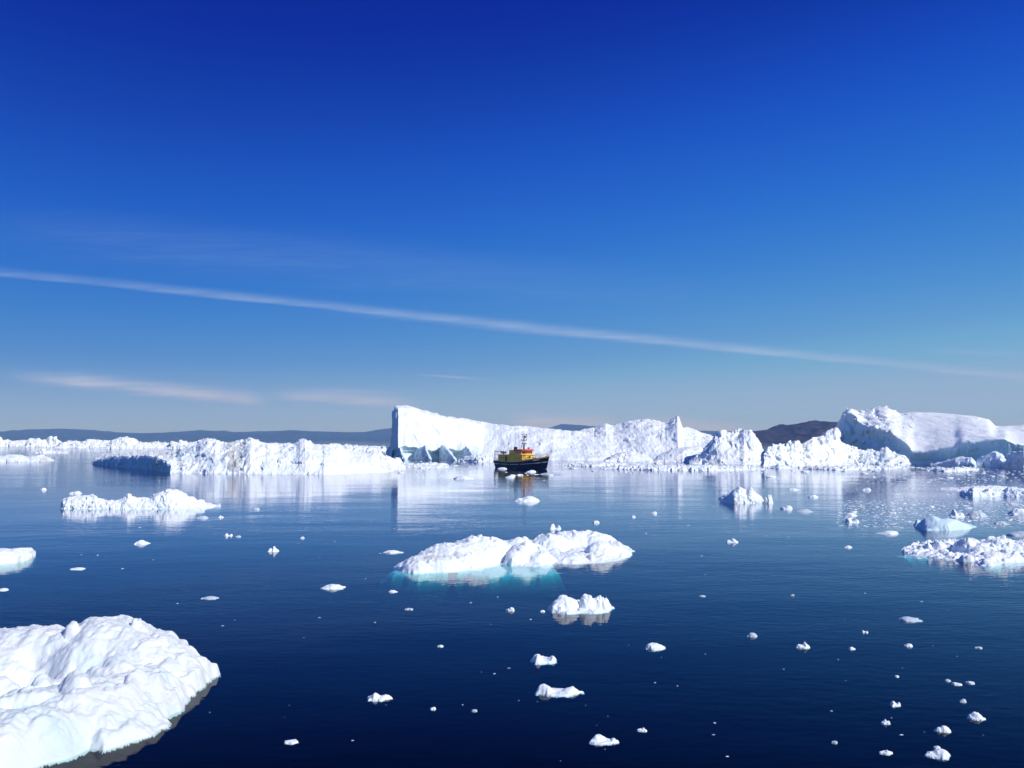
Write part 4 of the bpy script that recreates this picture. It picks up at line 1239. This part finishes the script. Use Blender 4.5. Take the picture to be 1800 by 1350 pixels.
# ------------------------------------------------------------------ the boat
class MB:
    def __init__(self):
        self.v, self.f = [], []

    def add(self, V, F):
        n = len(self.v)
        self.v += [tuple(p) for p in V]
        self.f += [tuple(i + n for i in q) for q in F]
        return self

    def box(self, lo, hi):
        x0, y0, z0 = lo; x1, y1, z1 = hi
        return self.add([(x0, y0, z0), (x1, y0, z0), (x1, y1, z0), (x0, y1, z0), (x0, y0, z1), (x1, y0, z1), (x1, y1, z1), (x0, y1, z1)],
                        [(0, 3, 2, 1), (4, 5, 6, 7), (0, 1, 5, 4), (1, 2, 6, 5), (2, 3, 7, 6), (3, 0, 4, 7)])

    def tube(self, a, b, r, r2=None, n=8):
        a, b = Vector(a), Vector(b)
        r2 = r if r2 is None else r2
        d = (b - a).normalized()
        s = d.cross(Vector((0, 0, 1)) if abs(d.z) < .9 else Vector((1, 0, 0))).normalized()
        t = d.cross(s)
        V = [a + (s * math.cos(6.2832 * i / n) + t * math.sin(6.2832 * i / n)) * r for i in range(n)]
        V += [b + (s * math.cos(6.2832 * i / n) + t * math.sin(6.2832 * i / n)) * r2 for i in range(n)]
        F = [(i, (i + 1) % n, n + (i + 1) % n, n + i) for i in range(n)] + [tuple(range(n))[::-1], tuple(range(n, 2 * n))]
        return self.add(V, F)

    def prism(self, poly, z0, z1):
        """poly (x, y) counter-clockwise; z0/z1 numbers"""
        n = len(poly)
        V = [(x, y, z0) for x, y in poly] + [(x, y, z1) for x, y in poly]
        F = [(i, (i + 1) % n, n + (i + 1) % n, n + i) for i in range(n)] + [tuple(range(n))[::-1], tuple(range(n, 2 * n))]
        return self.add(V, F)

    def build(self, name, mat, parent, bevel=0.0, smooth=False):
        me = bpy.data.meshes.new(name)
        me.from_pydata(self.v, [], self.f)
        me.materials.append(mat)
        if bevel:
            bm = bmesh.new(); bm.from_mesh(me)
            bmesh.ops.bevel(bm, geom=[e for e in bm.edges], offset=bevel, segments=2, affect='EDGES', profile=.6)
            bm.to_mesh(me); bm.free()
        if smooth:
            me.polygons.foreach_set('use_smooth', [True] * len(me.polygons))
        me.update()
        o = bpy.data.objects.new(name, me)
        COL.objects.link(o)
        o.parent = parent
        return o


NAVY = paint('navy_hull_paint', (0.012, 0.016, 0.06), .4, var=.25, scale=.8)
YEL = paint('yellow_paint', (0.88, 0.52, 0.07), .5, var=.10, scale=1.2)
RED = paint('red_paint', (0.72, 0.07, 0.045), .45, var=.15, scale=1.5)
WHT = paint('white_paint', (0.75, 0.75, 0.72), .45, var=.06, scale=2)
DRK = paint('dark_steel', (0.035, 0.038, 0.04), .5, var=.3, scale=4)
GLS = paint('window_glass', (0.012, 0.016, 0.02), .08, var=.1, scale=2, spec=.8)
GRY = paint('grey_deck_paint', (0.20, 0.21, 0.20), .7, var=.2, scale=2)
ORG = paint('orange_plastic', (0.75, 0.16, 0.03), .5, var=.1, scale=4)

bx, by = ground(919.5, 823.0)
BOAT = bpy.data.objects.new('boat', None)
COL.objects.link(BOAT)
BOAT.location = (bx, by, 0)
BOAT.rotation_euler = (0, 0, R(-48))
tag(BOAT, 'navy-hulled boat with yellow deckhouse and red wheelhouse roof in front of the long berg', 'boat')
OFF = -1.6                                              # shifts the boat so that its middle is at the origin


def hb(x):       # half beam at the deck
    return float(np.interp(x, [-8.7, -8.2, -6, -2, 2, 5, 8, 10, 11.2, 11.8], [1.75, 2.15, 2.55, 2.75, 2.75, 2.55, 1.85, 1.0, .38, .05]))


def hw(x):       # half beam at the water
    return float(np.interp(x, [-8.7, -8.2, -6, -2, 2, 5, 8, 10, 11.2, 11.8], [.9, 1.5, 2.2, 2.6, 2.55, 2.0, 1.0, .38, .08, .02]))


def sheer(x):
    return float(np.interp(x, [-8.7, -6, -2, 2, 5, 8, 10, 11.8], [1.95, 1.75, 1.62, 1.72, 2.0, 2.45, 2.8, 3.2]))


def rake(x, z):  # the stem leans forward above the water
    return x - max(0, (x - 9.0)) * .38 * (1 - max(z, 0) / 3.45)


xs = list(np.linspace(-8.7, 11.8, 42))
V, F = [], []
ring = 13
for x in xs:
    b, w, s = hb(x), hw(x), sheer(x)
    pr = [(0, -1.3), (.55 * w, -1.1), (.9 * w, -.55), (w, 0), (w + (b - w) * .45, s * .4), (w + (b - w) * .8, s * .75), (b, s)]
    pts = [(rake(x, z), y, z) for y, z in pr[::-1]] + [(rake(x, z), -y, z) for y, z in pr[1:]]
    V += [(px + OFF, y, z) for px, y, z in pts]
for i in range(len(xs) - 1):
    for j in range(ring - 1):
        F.append((i * ring + j, i * ring + j + 1, (i + 1) * ring + j + 1, (i + 1) * ring + j))
F.append(tuple(range(ring)))
hull = MB().add(V, F).build('hull', NAVY, BOAT, smooth=True)
# deck
V, F = [], []
for x in xs:
    V += [(x + OFF, hb(x) * .97, sheer(x) - .32), (x + OFF, -hb(x) * .97, sheer(x) - .32)]
for i in range(len(xs) - 1):
    F.append((2 * i, 2 * i + 1, 2 * i + 3, 2 * i + 2))
MB().add(V, F).build('deck', GRY, BOAT)
# rubbing strake with the white line, both sides
for sg in (1, -1):
    V, F = [], []
    for x in xs:
        s = sheer(x); z = s * .56 + .12
        b = hw(x) + (hb(x) - hw(x)) * .66
        y = b + .06
        V += [(rake(x, z) + OFF, sg * (b - .1), z + .07), (rake(x, z) + OFF, sg * y, z + .07), (rake(x, z) + OFF, sg * y, z - .06), (rake(x, z) + OFF, sg * (b - .1), z - .06)]
    for i in range(len(xs) - 1):
        for j in range(3):
            F.append((4 * i + j, 4 * i + j + 1, 4 * i + 4 + j + 1, 4 * i + 4 + j))
    MB().add(V, F).build('rubbing_strake', WHT, hull)
    # yellow gunwale strip on the foredeck
    V, F = [], []
    xf = [x for x in np.linspace(3.4, 11.4, 22)]
    for x in xf:
        s, b = sheer(x), hb(x)
        V += [(x + OFF, sg * (b + .03), s - .02), (x + OFF, sg * (b + .05), s + .34), (x + OFF, sg * (b - .06), s + .34), (x + OFF, sg * (b - .06), s - .05)]
    for i in range(len(xf) - 1):
        for j in range(3):
            F.append((4 * i + j, 4 * i + j + 1, 4 * i + 4 + j + 1, 4 * i + 4 + j))
    MB().add(V, F).build('gunwale', YEL, BOAT)
    # name board on the bow
    x0, x1 = 7.6, 9.4
    y0, y1 = hb(x0) + .06, hb(x1) + .06
    MB().add([(x0 + OFF, sg * y0, sheer(x0) - .30), (x1 + OFF, sg * y1, sheer(x1) - .30), (x1 + OFF, sg * y1, sheer(x1) - .16), (x0 + OFF, sg * y0, sheer(x0) - .16)],
             [(0, 1, 2, 3)]).build('name_board', WHT, hull)


def house_poly(x0, x1, w, cut):
    return [(x0, -w), (x1 - cut, -w), (x1, -w + cut * 1.1), (x1, w - cut * 1.1), (x1 - cut, w), (x0, w)]


def sh(poly):
    return [(x + OFF, y) for x, y in poly]


house = MB().prism(sh(house_poly(-6.0, 4.4, 2.35, .7)), 1.3, 3.55).build('deckhouse', YEL, BOAT, bevel=.04)
MB().prism(sh(house_poly(-6.2, 4.6, 2.5, .75)), 3.55, 3.68).build('roof_edge', YEL, house, bevel=.02)
for sg in (1, -1):
    for x in (-5.0, -3.6, -1.2, .6, 2.4):
        m = MB()
        m.tube((x + OFF, sg * 2.34, 2.75), (x + OFF, sg * 2.39, 2.75), .21, n=14)
        m.build('porthole', GLS, house)
    MB().box((-3.0 + OFF, min(sg * 2.34, sg * 2.39), 1.75), (-2.35 + OFF, max(sg * 2.34, sg * 2.39), 3.4)).build('door', DRK, house)
for y in (-.95, 0, .95):
    MB().tube((4.39 + OFF, y, 2.9), (4.44 + OFF, y, 2.9), .19, n=14).build('porthole', GLS, house)
wheel = MB().prism(sh(house_poly(.4, 3.9, 2.0, .8)), 3.68, 4.62).build('wheelhouse', YEL, BOAT, bevel=.03)
MB().prism(sh(house_poly(.1, 4.25, 2.2, .85)), 4.62, 5.12).build('roof', RED, wheel, bevel=.08)
wz0, wz1 = 3.98, 4.52
for y in (-.95, -.32, .32, .95):
    MB().box((3.89 + OFF, y - .24, wz0), (3.93 + OFF, y + .24, wz1)).build('window', GLS, wheel)
for sg in (1, -1):
    for x in (.95, 1.75, 2.55):
        MB().box((x - .26 + OFF, min(sg * 1.99, sg * 2.03), wz0), (x + .26 + OFF, max(sg * 1.99, sg * 2.03), wz1)).build('window', GLS, wheel)
    a, b2 = Vector((3.1 + OFF, sg * 2.0, 0)), Vector((3.9 + OFF, sg * 1.12, 0))
    nrm = Vector((.82, sg * .70, 0)).normalized() * .03
    p, q = a.lerp(b2, .2) + nrm, a.lerp(b2, .8) + nrm
    MB().add([(p.x, p.y, wz0), (q.x, q.y, wz0), (q.x, q.y, wz1), (p.x, p.y, wz1)], [(0, 1, 2, 3)]).build('window', GLS, wheel)
MB().box((-2.3 + OFF, -1.6, 3.68), (.4 + OFF, 1.6, 4.9)).build('upper_cabin', YEL, BOAT, bevel=.05)
MB().prism([(-1.4 + OFF + .5 * math.cos(a), .5 * math.sin(a)) for a in np.linspace(0, 6.283, 17)[:-1]], 4.88, 5.75).build('funnel', DRK, BOAT)
# mast
mast = MB()
mast.tube((2.0 + OFF, 0, 5.1), (2.0 + OFF, 0, 9.6), .15, .07)
mast.tube((1.2 + OFF, .45, 5.1), (1.95 + OFF, .03, 8.2), .06, .05).tube((1.2 + OFF, -.45, 5.1), (1.95 + OFF, -.03, 8.2), .06, .05)
mast = mast.build('mast', DRK, BOAT)
for z, w in ((6.6, .75), (7.5, .95), (8.3, .6), (9.0, .75)):
    MB().tube((2.0 + OFF, -w, z), (2.0 + OFF, w, z), .05).box((1.9 + OFF, w - .12, z), (2.1 + OFF, w + .05, z + .28)).box((1.9 + OFF, -w - .05, z), (2.1 + OFF, -w + .14, z + .24)).build('crosstree', DRK, mast)
MB().box((2.15 + OFF, -.85, 7.0), (2.4 + OFF, .85, 7.2)).tube((2.25 + OFF, 0, 6.75), (2.25 + OFF, 0, 7.0), .18).build('radar', WHT, mast)
MB().box((2.15 + OFF, -.55, 8.55), (2.35 + OFF, .55, 8.7)).tube((2.25 + OFF, 0, 8.35), (2.25 + OFF, 0, 8.55), .15).build('radar', DRK, mast)
MB().tube((2.0 + OFF, 0, 9.5), (2.0 + OFF, 0, 12.2), .035, .02, 6).build('whip_antenna', DRK, mast)
MB().tube((2.0 + OFF, .9, 7.5), (1.7 + OFF, 1.35, 9.9), .035, .025, 6).tube((1.85 + OFF, 1.12, 8.7), (2.0 + OFF, 1.6, 9.5), .03, .02, 6).build('whip_antenna', DRK, mast)
for (x, y, h) in ((.8, 1.4, 1.5), (3.2, -1.2, .9), (.6, -1.5, .9), (2.9, 1.3, .8)):
    MB().tube((x + OFF, y, 5.1), (x + OFF, y, 5.1 + h), .03, .02, 6).build('whip_antenna', DRK, BOAT)
MB().tube((3.1 + OFF, .5, 5.1), (3.1 + OFF, .5, 5.35), .12).tube((3.0 + OFF, .5, 5.48), (3.35 + OFF, .5, 5.48), .17).build('searchlight', DRK, BOAT)


def rail(pts, h, name, mat, n_mid=1, r=.032):
    m = MB()
    for p in pts:
        m.tube(p, (p[0], p[1], p[2] + h), r, n=6)
    for k in range(n_mid + 1):
        f = h * (1 - k / (n_mid + 1))
        for a, b in zip(pts[:-1], pts[1:]):
            m.tube((a[0], a[1], a[2] + f), (b[0], b[1], b[2] + f), r * .8, n=6)
    return m.build(name, mat, BOAT)


for sg in (1, -1):
    rail([(x + OFF, sg * hb(x) * .97, sheer(x) + .32) for x in (4.6, 5.4, 6.2, 7.4, 8.6, 9.8, 10.8, 11.5)], .75, 'railing', WHT)
    rail([(x + OFF, sg * 2.35, 3.66) for x in (-6.1, -5.2, -4.3, -3.4, -2.5)], .9, 'railing', WHT)
    rail([(x + OFF, sg * hb(x) * .95, sheer(x) - .05) for x in (-8.5, -7.9, -7.2, -6.6)], 1.0, 'railing', WHT)
rail([(-6.1 + OFF, y, 3.66) for y in (-2.35, -1.2, 0, 1.2, 2.35)], .9, 'railing', WHT)
# gallows at the stern
MB().tube((-8.2 + OFF, -1.6, 1.6), (-8.2 + OFF, -1.6, 4.6), .1).tube((-8.2 + OFF, 1.6, 1.6), (-8.2 + OFF, 1.6, 4.6), .1).tube((-8.2 + OFF, -1.7, 4.5), (-8.2 + OFF, 1.7, 4.5), .1).build('stern_gallows', DRK, BOAT)
MB().tube((-8.5 + OFF, 0, 1.6), (-9.0 + OFF, 0, 5.2), .04, .03, 6).build('flagstaff', WHT, BOAT)
# deck gear
MB().tube((7.0 + OFF, -.7, 2.6), (7.0 + OFF, .7, 2.6), .32, n=14).box((6.6 + OFF, -.9, 1.9), (7.4 + OFF, -.7, 2.9)).box((6.6 + OFF, .7, 1.9), (7.4 + OFF, .9, 2.9)).build('windlass', DRK, BOAT)
MB().tube((5.6 + OFF, .9, 1.7), (5.6 + OFF, .9, 2.9), .14).tube((5.6 + OFF, .9, 2.85), (5.95 + OFF, .9, 2.95), .2, .26).build('ventilator', WHT, BOAT)
MB().tube((5.2 + OFF, -1.2, 1.5), (5.2 + OFF, -1.2, 3.2), .12).tube((5.2 + OFF, -1.2, 3.1), (5.6 + OFF, -1.2, 3.2), .2, .24).build('ventilator', DRK, BOAT)
MB().box((8.2 + OFF, -.45, 2.1), (9.0 + OFF, .45, 2.7)).build('hatch', GRY, BOAT, bevel=.04)
# ship's boat on the upper deck
V, F = [], []
for x in np.linspace(-1, 1, 11):
    w = .62 * (1 - abs(x) ** 2.6) + .03
    for a in np.linspace(0, math.pi, 9):
        V.append((-5.4 + OFF + x * 1.25, -.9 + w * math.cos(a), 4.35 - .55 * math.sin(a) * (1 - .3 * abs(x) ** 3) + .12 * x * x))
for i in range(10):
    for j in range(8):
        F.append((i * 9 + j, i * 9 + j + 1, (i + 1) * 9 + j + 1, (i + 1) * 9 + j))
    F.append((i * 9 + 8, i * 9, (i + 1) * 9, (i + 1) * 9 + 8))
MB().add(V, F).build('dinghy', DRK, BOAT, smooth=True)
MB().tube((-5.0 + OFF, 1.0, 4.0), (-3.9 + OFF, 1.0, 4.0), .3, n=14).box((-4.9 + OFF, .8, 3.66), (-4.7 + OFF, 1.2, 3.85)).box((-4.2 + OFF, .8, 3.66), (-4.0 + OFF, 1.2, 3.85)).build('life_raft_canister', WHT, BOAT)
# anchor in its hawse
for sg in (1, -1):
    MB().tube((9.9 + OFF, sg * .98, 2.5), (9.75 + OFF, sg * .85, 1.75), .07).tube((9.6 + OFF, sg * 1.05, 1.8), (9.95 + OFF, sg * .7, 1.7), .08).build('anchor', DRK, hull)
# tyres used as fenders along the side
for x in (-5, -1.2, 3.0):
    m = MB()
    n = 14
    z = sheer(x) - .55
    for k in range(n):
        a, b = 6.2832 * k / n, 6.2832 * (k + 1) / n
        m.tube((x + .3 * math.cos(a) + OFF, -hb(x) - .08, z + .3 * math.sin(a)), (x + .3 * math.cos(b) + OFF, -hb(x) - .08, z + .3 * math.sin(b)), .1, n=6)
    m.build('tyre_fender', DRK, BOAT)

# ------------------------------------------------------------------ haze
hz = link('haze', box_mesh('haze', (-8600, -500, WATER_LO - 1.0), (8600, 11600, 168.0)))
hm = bpy.data.materials.new('sea_haze')
hm.use_nodes = True
hm.node_tree.nodes.clear()
ho = hm.node_tree.nodes.new('ShaderNodeOutputMaterial')
hv = hm.node_tree.nodes.new('ShaderNodeVolumePrincipled')
hv.inputs['Color'].default_value = (0.24, 0.50, 1.0, 1)
hv.inputs['Absorption Color'].default_value = (1, 1, 1, 1)
hv.inputs['Density'].default_value = 1.2e-4
hv.inputs['Anisotropy'].default_value = 0.0
hm.node_tree.links.new(hv.outputs[0], ho.inputs['Volume'])
hz.data.materials.append(hm)
hz['kind'] = 'stuff'
